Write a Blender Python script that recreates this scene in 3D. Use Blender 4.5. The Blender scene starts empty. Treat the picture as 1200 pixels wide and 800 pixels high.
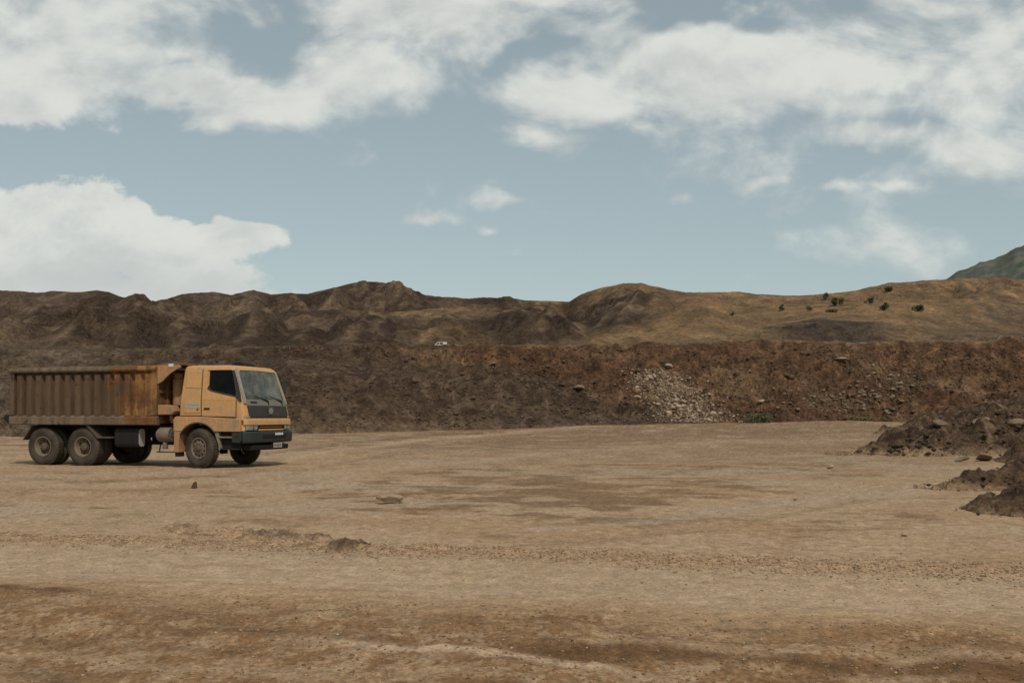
import bpy, bmesh, math, random
import numpy as np
from mathutils import Vector, Matrix
R = math.radians
rnd = random.Random(7)
rng = np.random.default_rng(11)
S = bpy.context.scene
COL = S.collection
F, HZ, CZ = 1166.7, 486.0, 1.45          # lens in photo pixels, horizon row, eye height

def U(px): return (px - 600.0) / F
def V(py): return (HZ - py) / F
def smooth(a, b, x):
    t = np.clip((x - a) / (b - a), 0, 1); return t * t * (3 - 2 * t)

# ------------------------------------------------------------------ noise
_p = np.random.default_rng(3).permutation(4096).astype(np.int32)
_ga = np.random.default_rng(5).uniform(0, 2 * np.pi, 4096)
_gc = np.cos(_ga).astype(np.float32); _gs = np.sin(_ga).astype(np.float32)
def perlin(x, y, seed=0):
    fx = np.floor(x); fy = np.floor(y)
    xi = fx.astype(np.int32) + seed * 131; yi = fy.astype(np.int32)
    xf = np.asarray(x - fx, np.float32); yf = np.asarray(y - fy, np.float32)
    ux = xf * xf * xf * (xf * (xf * 6 - 15) + 10); uy = yf * yf * yf * (yf * (yf * 6 - 15) + 10)
    p0 = _p[xi & 4095]; p1 = _p[(xi + 1) & 4095]
    def g(p, iy, dx, dy):
        a = _p[(p + iy) & 4095]
        return _gc[a] * dx + _gs[a] * dy
    n00 = g(p0, yi, xf, yf); n10 = g(p1, yi, xf - 1, yf)
    n01 = g(p0, yi + 1, xf, yf - 1); n11 = g(p1, yi + 1, xf - 1, yf - 1)
    a = n00 + (n10 - n00) * ux; b = n01 + (n11 - n01) * ux
    return (a + (b - a) * uy) * np.float32(1.5)
def fbm(x, y, o=5, seed=0, lac=2.03, gain=.5):
    s = 0; a = 1.0
    for i in range(o):
        s = s + a * perlin(x, y, seed + i); x = x * lac; y = y * lac; a *= gain
    return s
def ridged(x, y, o=4, seed=0, gain=.5):
    s = 0; a = 1.0; tot = 0
    for i in range(o):
        s = s + a * (1 - np.abs(perlin(x, y, seed + i)) * 1.6); tot += a
        x = x * 2.1; y = y * 2.1; a *= gain
    return s / tot

# ------------------------------------------------------------------ tagging
def tag(o, label=None, cat=None, group=None, kind=None):
    if label: o['label'] = label
    if cat: o['category'] = cat
    if group: o['group'] = group
    if kind: o['kind'] = kind
    return o
def empty(name, loc, rz=0.0):
    o = bpy.data.objects.new(name, None); COL.objects.link(o)
    o.location = loc; o.rotation_euler = (0, 0, rz); o.empty_display_size = .3
    return o

# ------------------------------------------------------------------ node helpers
def new_mat(name):
    m = bpy.data.materials.new(name); m.use_nodes = True
    nt = m.node_tree; nt.nodes.clear()
    out = nt.nodes.new('ShaderNodeOutputMaterial'); b = nt.nodes.new('ShaderNodeBsdfPrincipled')
    nt.links.new(b.outputs[0], out.inputs[0])
    return m, nt, b, out
def N(nt, t, **kw):
    n = nt.nodes.new(t)
    for k, v in kw.items():
        if k.startswith('i_'):
            n.inputs[int(k[2:]) if k[2:].isdigit() else k[2:].replace('_', ' ')].default_value = v
        else: setattr(n, k, v)
    return n
def L(nt, a, b): nt.links.new(a, b)
def mixc(nt, fac, a, b, blend='MIX'):
    n = nt.nodes.new('ShaderNodeMix'); n.data_type = 'RGBA'; n.blend_type = blend
    for sock, v in ((n.inputs[0], fac), (n.inputs[6], a), (n.inputs[7], b)):
        if hasattr(v, 'is_linked'): nt.links.new(v, sock)
        elif isinstance(v, (int, float)): sock.default_value = v
        else: sock.default_value = (*v, 1) if len(v) == 3 else v
    return n.outputs[2]
def noise(nt, scale, detail=5, rough=.55, vec=None, dist=0.0):
    n = N(nt, 'ShaderNodeTexNoise'); n.inputs['Scale'].default_value = scale
    n.inputs['Detail'].default_value = detail; n.inputs['Roughness'].default_value = rough
    n.inputs['Distortion'].default_value = dist
    if vec is not None: L(nt, vec, n.inputs['Vector'])
    return n.outputs[0]
def ramp(nt, fac, lo, hi, a=0.0, b=1.0):
    n = N(nt, 'ShaderNodeMapRange'); n.interpolation_type = 'SMOOTHSTEP'
    L(nt, fac, n.inputs[0]); n.inputs[1].default_value = lo; n.inputs[2].default_value = hi
    n.inputs[3].default_value = a; n.inputs[4].default_value = b
    return n.outputs[0]
def math_(nt, op, a, b=None, clamp=False):
    n = N(nt, 'ShaderNodeMath', operation=op); n.use_clamp = clamp
    for i, v in enumerate((a, b)):
        if v is None: continue
        if hasattr(v, 'is_linked'): L(nt, v, n.inputs[i])
        else: n.inputs[i].default_value = v
    return n.outputs[0]
def mapping(nt, vec, scale=(1, 1, 1), rot=(0, 0, 0), loc=(0, 0, 0)):
    n = N(nt, 'ShaderNodeMapping'); L(nt, vec, n.inputs[0])
    n.inputs['Scale'].default_value = scale; n.inputs['Rotation'].default_value = rot; n.inputs['Location'].default_value = loc
    return n.outputs[0]
def bump(nt, b, height, strength, dist):
    n = N(nt, 'ShaderNodeBump'); L(nt, height, n.inputs['Height'])
    n.inputs['Strength'].default_value = strength; n.inputs['Distance'].default_value = dist
    L(nt, n.outputs[0], b.inputs['Normal'])

# ------------------------------------------------------------------ materials
def soil_mat(name, scales, bump_dist, rough=.95, grit=.35, fine=.8):
    """soil kinds come from the mesh ('soil' attribute); fine grain is added here"""
    m, nt, b, out = new_mat(name)
    at = N(nt, 'ShaderNodeAttribute', attribute_name='soil')
    pos = N(nt, 'ShaderNodeNewGeometry').outputs['Position']
    n1 = noise(nt, scales[0], 6, .65, pos); n2 = noise(nt, scales[1], 5, .7, pos)
    v = N(nt, 'ShaderNodeTexVoronoi'); v.inputs['Scale'].default_value = scales[2]; L(nt, pos, v.inputs['Vector'])
    k1 = ramp(nt, n1, .28, .72, 1 - grit, 1 + grit)
    k2 = ramp(nt, n2, .28, .72, 1 - grit * fine, 1 + grit * fine)
    k = math_(nt, 'MULTIPLY', k1, k2)
    vc = N(nt, 'ShaderNodeSeparateColor'); L(nt, v.outputs['Color'], vc.inputs[0])
    k = math_(nt, 'MULTIPLY', k, ramp(nt, vc.outputs[0], 0, 1, .84, 1.18))
    cmb = N(nt, 'ShaderNodeCombineColor')
    for i in range(3): L(nt, k, cmb.inputs[i])
    c = mixc(nt, 1.0, at.outputs['Color'], cmb.outputs[0], 'MULTIPLY')
    L(nt, c, b.inputs['Base Color']); b.inputs['Roughness'].default_value = rough
    b.inputs['Specular IOR Level'].default_value = .15
    h = math_(nt, 'ADD', n1, math_(nt, 'MULTIPLY', n2, .5))
    h = math_(nt, 'ADD', h, math_(nt, 'MULTIPLY', v.outputs['Distance'], -.35))
    bump(nt, b, h, 1.0, bump_dist)
    return m
M = {}
M['ground'] = soil_mat('packed_soil', (6.0, 40, 52), .008, .95, .13, 1.25)
M['berm'] = soil_mat('rubble_soil', (.7, 2.6, 3.4), .40, .97, .42)
M['hill'] = soil_mat('hill_soil', (.10, .55, .9), 1.5, .97, .33)
M['heap'] = soil_mat('dumped_soil', (2.2, 9, 14), .09, .97, .34)

def rock_mat(name, c1, c2, sc=3.0):
    m, nt, b, out = new_mat(name)
    pos = N(nt, 'ShaderNodeNewGeometry').outputs['Position']
    oi = N(nt, 'ShaderNodeNewGeometry').outputs['Random Per Island']
    n1 = noise(nt, sc, 6, .65, pos)
    c = mixc(nt, ramp(nt, n1, .3, .7), c1, c2)
    cell = N(nt, 'ShaderNodeTexWhiteNoise', noise_dimensions='1D'); L(nt, oi, cell.inputs['W'])
    g = ramp(nt, cell.outputs['Value'], 0, 1, .6, 1.25)
    cmb = N(nt, 'ShaderNodeCombineColor')
    for i in range(3): L(nt, g, cmb.inputs[i])
    c = mixc(nt, 1.0, c, cmb.outputs[0], 'MULTIPLY')
    L(nt, c, b.inputs['Base Color']); b.inputs['Roughness'].default_value = .9
    b.inputs['Specular IOR Level'].default_value = .2
    bump(nt, b, noise(nt, sc * 4, 6, .7, pos), .7, .14 / sc)
    return m
M['pale_rock'] = rock_mat('pale_rock', (.42, .32, .225), (.27, .19, .12))
M['brown_rock'] = rock_mat('brown_rock', (.13, .085, .055), (.07, .045, .03))
M['grey_rock'] = rock_mat('grey_rock', (.24, .178, .118), (.13, .092, .060))
M['crumb'] = rock_mat('crumb_soil', (.33, .21, .115), (.20, .12, .062), 9)
M['clod'] = rock_mat('clod_soil', (.090, .060, .036), (.055, .036, .022))
M['pebble'] = rock_mat('pebble', (.42, .30, .19), (.26, .165, .09), 12)

def paint_mat(name, col, dust, dust_lo=.45, dust_hi=.75, rough=.5, streak=True, rust=None, coat=0):
    m, nt, b, out = new_mat(name)
    tc = N(nt, 'ShaderNodeTexCoord').outputs['Object']
    n1 = noise(nt, 1.6, 7, .62, tc, .3)
    st = noise(nt, 3.0, 5, .6, mapping(nt, tc, (3.5, 3.5, .35)))
    d = math_(nt, 'ADD', math_(nt, 'MULTIPLY', n1, .6), math_(nt, 'MULTIPLY', st, .4)) if streak else n1
    c = mixc(nt, ramp(nt, d, dust_lo, dust_hi), col, dust)
    if rust:
        r = noise(nt, 5.5, 8, .7, tc, .5)
        c = mixc(nt, ramp(nt, r, .62, .70), c, rust)
    fine = noise(nt, 22, 5, .7, tc)
    g = ramp(nt, fine, .25, .75, .84, 1.14)
    cmb = N(nt, 'ShaderNodeCombineColor')
    for i in range(3): L(nt, g, cmb.inputs[i])
    c = mixc(nt, 1.0, c, cmb.outputs[0], 'MULTIPLY')
    L(nt, c, b.inputs['Base Color'])
    L(nt, ramp(nt, d, .3, .7, rough, min(.95, rough + .3)), b.inputs['Roughness'])
    b.inputs['Specular IOR Level'].default_value = .35
    b.inputs['Coat Weight'].default_value = coat
    bump(nt, b, n1, .15, .02)
    return m
M['yellow'] = paint_mat('yellow_paint', (.54, .295, .115), (.355, .235, .135), .40, .74, .42, True, (.30, .15, .06))
M['yellow_mid'] = paint_mat('mud_splashed_yellow', (.50, .275, .11), (.30, .20, .12), .36, .66, .5, True, (.24, .13, .06))
M['yellow_dusty'] = paint_mat('dusty_yellow_paint', (.40, .21, .085), (.27, .175, .10), .35, .65, .6, True, (.17, .08, .035))
M['black_panel'] = paint_mat('black_panel', (.034, .032, .025), (.095, .080, .055), .48, .85, .5)
M['bumper'] = paint_mat('dark_green_bumper', (.022, .030, .026), (.085, .072, .052), .48, .85, .55)
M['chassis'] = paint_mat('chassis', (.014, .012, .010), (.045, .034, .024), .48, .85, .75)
M['rubber'] = paint_mat('tyre_rubber', (.028, .024, .020), (.090, .068, .047), .32, .68, .85, False)
M['rim'] = paint_mat('rim_paint', (.19, .145, .10), (.14, .102, .068), .40, .70, .7, False, (.09, .055, .03))
M['hub'] = paint_mat('hub_paint', (.085, .063, .043), (.15, .11, .075), .45, .75, .7, False)
M['dark_hole'] = paint_mat('dark_hole', (.012, .010, .008), (.03, .024, .018), .5, .9, .9, False)
M['grey_trim'] = paint_mat('grey_trim', (.25, .245, .22), (.24, .20, .15), .42, .75, .5)
M['dark_trim'] = paint_mat('dark_trim', (.030, .034, .031), (.085, .075, .058), .46, .85, .5)
M['sill'] = paint_mat('screen_sill_paint', (.17, .16, .128), (.21, .175, .13), .42, .75, .5)
M['steel'] = paint_mat('dusty_steel', (.22, .185, .14), (.15, .11, .075), .40, .70, .6, False)
M['white_paint'] = paint_mat('white_paint', (.62, .60, .56), (.45, .39, .31), .50, .85, .4)
M['plate'] = paint_mat('pale_plate', (.38, .355, .31), (.25, .20, .15), .48, .8, .6, False)
M['lamp'] = paint_mat('lamp_lens', (.26, .26, .20), (.13, .12, .085), .42, .75, .2, False)
M['amber'] = paint_mat('amber_lens', (.30, .27, .18), (.16, .14, .09), .45, .8, .3, False)
M['interior'] = paint_mat('cab_interior', (.012, .012, .012), (.03, .027, .022), .5, .9, .8, False)
M['lettering'] = paint_mat('white_lettering', (.66, .65, .61), (.5, .46, .4), .5, .9, .5, False)

def bed_mat(name='rusted_tipper_paint', mud_a=(.082, .049, .028), mud_b=(.128, .086, .053), cover=0.0):
    m, nt, b, out = new_mat(name)
    tc = N(nt, 'ShaderNodeTexCoord').outputs['Object']
    sx = N(nt, 'ShaderNodeSeparateXYZ'); L(nt, tc, sx.inputs[0])
    big = noise(nt, .9, 6, .6, tc, .6)
    st = noise(nt, 2.2, 6, .65, mapping(nt, tc, (2.6, 2.6, .3)))
    fine = noise(nt, 9, 8, .7, tc)
    # old orange paint survives towards the front bulkhead and in worn patches
    fwd = ramp(nt, sx.outputs['X'], -5.0, -1.2, -.16 - cover, .17 - cover)
    k = math_(nt, 'ADD', math_(nt, 'ADD', math_(nt, 'MULTIPLY', math_(nt, 'SUBTRACT', big, .5), 1.1), math_(nt, 'MULTIPLY', math_(nt, 'SUBTRACT', st, -.2), .7)), fwd)
    mud = mixc(nt, ramp(nt, st, .3, .7), mud_a, mud_b)
    rust = mixc(nt, ramp(nt, fine, .3, .7), (.110, .050, .022), (.185, .090, .032))
    c = mixc(nt, ramp(nt, k, .44, .60), mud, rust)
    c = mixc(nt, ramp(nt, math_(nt, 'ADD', k, math_(nt, 'MULTIPLY', fine, .18)), .68, .88), c, (.30, .155, .055))
    c = mixc(nt, ramp(nt, noise(nt, 4.5, 7, .7, tc, .4), .56, .68), c, (.045, .028, .018))
    L(nt, c, b.inputs['Base Color']); b.inputs['Roughness'].default_value = .8
    b.inputs['Specular IOR Level'].default_value = .25
    bump(nt, b, fine, .4, .015)
    return m
M['bed'] = bed_mat()
M['bed_ledge'] = bed_mat('dust_covered_ledge', (.105, .074, .047), (.19, .14, .092), .10)

def glass_mat(name, tint, rough=.03, dirt=.18, ior=1.6):
    m, nt, b, out = new_mat(name); nt.nodes.remove(b)
    tr = N(nt, 'ShaderNodeBsdfTransparent'); tr.inputs[0].default_value = (*tint, 1)
    gl = N(nt, 'ShaderNodeBsdfGlossy'); gl.inputs['Roughness'].default_value = rough
    gl.inputs[0].default_value = (.9, 1, .96, 1)
    fr = N(nt, 'ShaderNodeFresnel'); fr.inputs[0].default_value = ior
    mx = N(nt, 'ShaderNodeMixShader'); L(nt, fr.outputs[0], mx.inputs[0]); L(nt, tr.outputs[0], mx.inputs[1]); L(nt, gl.outputs[0], mx.inputs[2])
    df = N(nt, 'ShaderNodeBsdfDiffuse'); df.inputs[0].default_value = (.30, .29, .23, 1)
    tc = N(nt, 'ShaderNodeTexCoord').outputs['Object']
    k = ramp(nt, noise(nt, 2.5, 6, .6, tc), .35, .75, dirt * .4, dirt * 1.8)
    m2 = N(nt, 'ShaderNodeMixShader'); L(nt, k, m2.inputs[0]); L(nt, mx.outputs[0], m2.inputs[1]); L(nt, df.outputs[0], m2.inputs[2])
    L(nt, m2.outputs[0], out.inputs[0])
    return m
M['windscreen'] = glass_mat('windscreen_glass', (.46, .62, .54), .04, .30)  # diffuse dirt film also paints in the sky's reflection on the glass
M['side_glass'] = glass_mat('side_glass', (.25, .28, .25), .03, .015, 1.22)

def leaf_mat(name, a, bcol):
    m, nt, b, out = new_mat(name)
    ri = N(nt, 'ShaderNodeNewGeometry').outputs['Random Per Island']
    c = mixc(nt, ri, a, bcol)
    L(nt, c, b.inputs['Base Color']); b.inputs['Roughness'].default_value = .8
    b.inputs['Specular IOR Level'].default_value = .2
    return m
M['leaf_dark'] = leaf_mat('dark_leaf', (.028, .036, .018), (.060, .066, .032))
M['leaf_olive'] = leaf_mat('olive_leaf', (.055, .062, .030), (.10, .10, .05))
M['leaf_grey'] = leaf_mat('grey_leaf', (.055, .066, .050), (.11, .12, .085))
M['leaf_dry'] = leaf_mat('dry_leaf', (.10, .075, .038), (.17, .125, .062))
M['leaf_green'] = leaf_mat('weed_leaf', (.055, .060, .026), (.105, .100, .048))
M['twig'] = paint_mat('twig_bark', (.06, .042, .028), (.09, .065, .042), .4, .7, .9, False)

# ------------------------------------------------------------------ mesh collector
class MB:
    def __init__(self): self.v = []; self.f = []
    def add(self, vs, fs):
        o = len(self.v); self.v += [tuple(p) for p in vs]; self.f += [tuple(i + o for i in q) for q in fs]
        return self
    def box(self, x0, x1, y0, y1, z0, z1):
        return self.add([(x0, y0, z0), (x1, y0, z0), (x1, y1, z0), (x0, y1, z0), (x0, y0, z1), (x1, y0, z1), (x1, y1, z1), (x0, y1, z1)],
                        [(0, 3, 2, 1), (4, 5, 6, 7), (0, 1, 5, 4), (1, 2, 6, 5), (2, 3, 7, 6), (3, 0, 4, 7)])
    def prism(self, poly, a, b, axis='y', fa=None, fb=None):
        """poly in the plane across axis (xz for y, yz for x, xy for z), extruded a..b; fa/fb can bend the two caps"""
        n = len(poly)
        def P(p, w, fn):
            if fn: w = w + fn(*p)
            return {'y': (p[0], w, p[1]), 'x': (w, p[0], p[1]), 'z': (p[0], p[1], w)}[axis]
        vs = [P(p, a, fa) for p in poly] + [P(p, b, fb or fa) for p in poly]
        fs = [tuple(range(n)), tuple(range(2 * n - 1, n - 1, -1))]
        fs += [(i, i + n, (i + 1) % n + n, (i + 1) % n) for i in range(n)]
        return self.add(vs, fs)
    def lathe(self, prof, c, axis='y', n=40):
        """prof: list of (radius, along)"""
        vs = []; fs = []; k = len(prof)
        for i in range(n):
            a = 2 * math.pi * i / n
            for r, w in prof:
                p, q = r * math.cos(a), r * math.sin(a)
                vs.append({'y': (c[0] + p, c[1] + w, c[2] + q), 'x': (c[0] + w, c[1] + p, c[2] + q), 'z': (c[0] + p, c[1] + q, c[2] + w)}[axis])
        for i in range(n):
            for j in range(k - 1):
                fs.append((i * k + j, ((i + 1) % n) * k + j, ((i + 1) % n) * k + j + 1, i * k + j + 1))
        return self.add(vs, fs)
    def tube(self, pts, r, n=8):
        pts = [Vector(p) for p in pts]; rs = r if isinstance(r, (list, tuple)) else [r] * len(pts)
        vs = []; fs = []
        for i, p in enumerate(pts):
            d = (pts[min(i + 1, len(pts) - 1)] - pts[max(i - 1, 0)]).normalized()
            a = d.orthogonal().normalized() if i == 0 else (a - d * a.dot(d)).normalized()
            b = d.cross(a)
            for j in range(n):
                t = 2 * math.pi * j / n
                vs.append(p + (a * math.cos(t) + b * math.sin(t)) * rs[i])
        for i in range(len(pts) - 1):
            for j in range(n):
                fs.append((i * n + j, i * n + (j + 1) % n, (i + 1) * n + (j + 1) % n, (i + 1) * n + j))
        fs.append(tuple(range(n - 1, -1, -1))); fs.append(tuple(range((len(pts) - 1) * n, len(pts) * n)))
        return self.add(vs, fs)
    def mesh(self, name, smooth_angle=35):
        me = bpy.data.meshes.new(name); me.from_pydata(self.v, [], self.f)
        bm = bmesh.new(); bm.from_mesh(me); bmesh.ops.recalc_face_normals(bm, faces=bm.faces); bm.to_mesh(me); bm.free()
        if smooth_angle:
            me.polygons.foreach_set('use_smooth', [True] * len(me.polygons)); me.set_sharp_from_angle(angle=R(smooth_angle))
        return me
    def build(self, name, mat, parent=None, bevel=0.0, angle=35):
        me = self.mesh(name, angle); me.materials.append(mat)
        o = bpy.data.objects.new(name, me); COL.objects.link(o); o.parent = parent
        if bevel:
            b = o.modifiers.new('bevel', 'BEVEL'); b.width = bevel; b.segments = 2; b.limit_method = 'ANGLE'; b.angle_limit = R(40)
        return o

def grid_object(name, X, Y, Z, C, mat, kind='structure'):
    r, c = X.shape
    me = bpy.data.meshes.new(name)
    co = np.stack([X, Y, Z], -1).reshape(-1, 3).astype(np.float32)
    idx = np.arange(r * c).reshape(r, c)
    q = np.stack([idx[:-1, :-1], idx[:-1, 1:], idx[1:, 1:], idx[1:, :-1]], -1).reshape(-1, 4)
    me.vertices.add(len(co)); me.vertices.foreach_set('co', co.ravel())
    me.loops.add(q.size); me.loops.foreach_set('vertex_index', q.ravel().astype(np.int32))
    me.polygons.add(len(q)); me.polygons.foreach_set('loop_start', np.arange(0, q.size, 4, dtype=np.int32))
    me.polygons.foreach_set('loop_total', np.full(len(q), 4, dtype=np.int32))
    me.polygons.foreach_set('use_smooth', np.ones(len(q), dtype=bool))
    me.update(calc_edges=True)
    if C is not None:
        at = me.color_attributes.new('soil', 'FLOAT_COLOR', 'POINT')
        cc = np.concatenate([C.reshape(-1, 3), np.ones((r * c, 1))], 1).astype(np.float32)
        at.data.foreach_set('color', cc.ravel())
    me.materials.append(mat)
    o = bpy.data.objects.new(name, me); COL.objects.link(o)
    if kind: o['kind'] = kind
    return o
def lerpc(a, b, t): return np.asarray(a) * (1 - t[..., None]) + np.asarray(b) * t[..., None]

# ================================================================== GROUND
pb = np.array([(-600, 512), (0, 511), (340, 508), (560, 503), (700, 498), (850, 496), (1000, 495), (1200, 496), (1800, 496)], float)
def zbase(u): return CZ + 88 * np.interp(u, U(pb[:, 0]), V(pb[:, 1]))
ROAD = .235
TRUCK = (-8.21, 28.42); TYAW = R(-17)
def ground_low(x, y):
    u = np.clip(x / np.maximum(y, 5), -.9, .9)
    z = smooth(34, 90, y) * zbase(u)
    # keep level under the lorry
    dx, dy = x - TRUCK[0] + 2.6, y - TRUCK[1] - .6
    k = 1 - np.exp(-((dx / 7) ** 2 + (dy / 3.4) ** 2) ** 2)
    z = z + .07 * fbm(x * .11, y * .11, 3, 21) * k * smooth(12, 20, y)
    z = z + .25 * np.exp(-((x - 27) / 9) ** 2 - ((y - 80) / 6) ** 2)
    return z
def ground_z(x, y):
    r = y + ROAD * x; s = x - ROAD * y
    z = ground_low(x, y)
    w = fbm(x * .5, y * .5, 3, 31) * .35
    near = 1 - smooth(20, 60, y)
    k = np.clip(((x - TRUCK[0] + 2.6) / 4.6) ** 2 + ((y - TRUCK[1] - .6) / 2.2) ** 2, 0, 1)
    # gravel windrow left by the grader along the far road edge
    wr = np.exp(-((r - 10.4 - w * .6) / .30) ** 2)
    z = z + wr * (.035 + .035 * fbm(x * 3, y * 3, 3, 41))
    # wheel ruts and loose soil of the near road
    soft = smooth(7.7, 7.0, r + w) * smooth(5.2, 6.1, r + w)
    z = z - .03 * np.exp(-((r - 8.7 - w * .4) / .55) ** 2) + soft * (.012 + .028 * fbm(s * 1.8, r * 2.4, 4, 45))
    z = z + (.010 * fbm(s * .9, r * .9, 4, 51) + .006 * fbm(x * 6, y * 6, 3, 57)) * near * (.4 + .6 * k)
    z = z + .02 * fbm(x * .4, y * .4, 4, 61) * k * smooth(12, 22, y)
    return z
SOIL_PALE = (.365, .252, .150); SOIL_MID = (.305, .198, .110); SOIL_BROWN = (.175, .094, .040); SOIL_DARK = (.172, .102, .050); SOIL_GREY = (.355, .270, .185)
STROKES = [
    ([(-60, 688), (90, 692), (215, 698)], 4.0, (.120, .064, .028), .95), ([(150, 742), (260, 738), (420, 752), (560, 764), (720, 776)], 5.5, (.13, .070, .031), .85),
    ([(600, 762), (780, 764), (960, 781), (1260, 790)], 8.0, (.125, .066, .029), .85), ([(-60, 742), (60, 752), (200, 760), (330, 772)], 5.0, (.14, .076, .034), .6), ([(-60, 775), (30, 788), (90, 800)], 9.0, (.115, .078, .042), .7), ([(500, 722), (760, 734), (900, 741)], 3.0, (.15, .082, .038), .55),
    ([(330, 747), (450, 757), (620, 770), (780, 798)], 4.5, (.38, .265, .165), .75), ([(690, 752), (880, 762), (1200, 772)], 4.0, (.36, .25, .155), .5), ([(30, 765), (190, 782), (420, 795)], 5.0, (.36, .25, .155), .55),  # wheel tracks on the yard as (points, half width in rows, soil, strength)
    ([(300, 546), (400, 527), (480, 517.5), (620, 508.5), (800, 501), (940, 499)], 1.9, (.40, .275, .165), .75),
    ([(300, 533), (400, 520), (520, 510), (680, 503.5), (900, 500)], 1.8, (.15, .092, .050), .65),
    ([(330, 556), (450, 533), (600, 521), (800, 513), (1000, 512)], 1.6, (.17, .108, .060), .45),
    ([(330, 574), (470, 548), (640, 531), (860, 520), (1010, 519)], 2.2, (.39, .275, .175), .45),
    ([(-20, 560), (120, 563), (300, 553)], 2.0, (.17, .105, .058), .5), ([(-20, 574), (160, 573), (330, 560)], 1.5, (.19, .12, .066), .4),
    ([(600, 622), (800, 606), (960, 583), (1130, 568)], 4.5, (.36, .275, .195), .6), ([(600, 640), (830, 622), (1000, 588), (1150, 577)], 2.2, (.20, .135, .080), .4)]
PATCHES = [  # px, py, half-width px, half-height px, weight of dark damp soil
    (640, 578, 240, 26, 1.1), (700, 590, 150, 18, 1.0), (520, 590, 120, 14, .8), (610, 560, 160, 12, .7), (770, 606, 120, 9, .8), (880, 545, 160, 7, .6), (1000, 612, 85, 11, 1.0), (898, 570, 40, 5, .9), (830, 597, 70, 6, .6),
    (470, 590, 60, 6, .7), (560, 625, 50, 5, .5), (1130, 640, 60, 6, .4), (985, 556, 60, 4, .6), (120, 592, 50, 4, .5), (280, 577, 60, 3, .4),
    (760, 545, 120, 4, .45), (950, 530, 60, 4, .45), (500, 523, 160, 4, .55), (420, 515, 90, 3, .5), (620, 511, 120, 2.4, .5), (800, 506, 150, 2.2, .55), (1090, 585, 60, 5, .45), (60, 600, 40, 3, .35), (640, 606, 60, 6, .7), (760, 618, 40, 4, .45)]
def ground_c(x, y):
    u = x / np.maximum(y, 1.0); q = HZ + F * CZ / np.maximum(y, 1.0)   # ground distance expressed as 1/y
    r = y + ROAD * x; s = x - ROAD * y
    w = fbm(x * .5, y * .5, 3, 31) * .35
    n = fbm(s * .28, r * .34, 5, 71); n2 = fbm(x * .8, y * .7, 5, 77); n3 = fbm(s * 1.8, r * 1.9, 5, 83, 2.03, .6); n4 = fbm(x * 7, y * 5, 4, 88, 2.03, .6)
    c = lerpc(SOIL_PALE, SOIL_MID, smooth(-.35, .55, n + .35 * n2))
    c = lerpc(c, SOIL_GREY, smooth(.1, .6, fbm(x * .15, y * .3, 4, 91)) * .6)
    d = 0
    for px, py, a, b, k in PATCHES:
        e = np.sqrt(((u - U(px)) * F / a) ** 2 + ((q - py) / b) ** 2)
        d = np.maximum(d, k * (1.35 - e))
    n5 = fbm(s * .55, r * 1.1, 5, 95, 2.03, .62)
    dark = smooth(.0, 1.0, d * .75 + .6 * n2 + .85 * n5 + .35 * n3 - .10) * np.minimum(1, d * 3).clip(0)
    c = lerpc(c, SOIL_DARK, np.clip(dark, 0, 1) * .84)
    c = lerpc(c, SOIL_DARK, smooth(.25, .8, n2 + .5 * n3 - .15) * .45 * smooth(10.8, 13, r))
    far = smooth(575, 518, q + 10 * n5) * smooth(U(330), U(620), u + .05 * n5)
    c = lerpc(c, (.215, .140, .080), np.clip(far * (.62 + .5 * n5 + .3 * n2), 0, 1))
    # reddish haul track beyond the lorry
    red = smooth(34, 50, y) * smooth(-.5, .35, n + .3 * n3)
    c = lerpc(c, (.185, .110, .060), red * .70)
    # graded lane, paler; then the loose brown soil of the ruts
    lane = smooth(7.3, 8.0, r + w * .7) * smooth(10.2, 9.6, r)
    c = lerpc(c, lerpc((.390, .278, .176), (.368, .256, .157), smooth(-.5, .5, n3)), lane)
    brown = smooth(7.55, 6.85, r + w * 1.2) * smooth(4.3, 5.3, r + w)
    nn = .62 * n3 + .55 * n4 + .2 * n + .4 * fbm(x * 19, y * 12, 3, 89)
    c = lerpc(c, (.31, .200, .110), smooth(8.2, 7.4, r + w * .8))
    c = lerpc(c, SOIL_BROWN, brown * smooth(-.34, .30, nn + .12 * fbm(s * .5, r * 1.5, 3, 99)) * .92)
    c = lerpc(c, (.39, .275, .165), brown * smooth(.35, .75, -nn) * .6)
    for r0, hw, k in ((8.05, .10, .30), (8.42, .07, .22), (9.05, .08, .20), (9.45, .10, .28), (6.9, .12, .4), (6.55, .08, .35)):
        e = np.exp(-((r - r0 - w * .55) / hw) ** 2) * smooth(-.45, .35, n + .6 * n3)
        c = lerpc(c, (.215, .138, .078), e * k)
    edge = np.exp(-((r - 10.25 - w * .6) / .35) ** 2)
    c = lerpc(c, (.34, .215, .12), edge * .6)
    for pl, hw, sc_, k in STROKES:
        pl = np.array(pl, float); pxx = 600 + F * u
        pyy = np.interp(pxx, pl[:, 0], pl[:, 1])
        e = np.exp(-((q - pyy - hw * .5 * n2) / hw) ** 2) * smooth(pl[0, 0] - 40, pl[0, 0] + 60, pxx) * smooth(pl[-1, 0] + 60, pl[-1, 0] - 60, pxx)
        c = lerpc(c, sc_, np.clip(e * k * (.9 + .8 * n5 + .4 * n3), 0, 1))
    c = c * (1 + (.20 * n4 + .16 * fbm(x * 26, y * 15, 3, 103)) * (1 - .45 * lane))[..., None] * (1 + .10 * n)[..., None]
    return np.clip(c, .02, .6)

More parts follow.
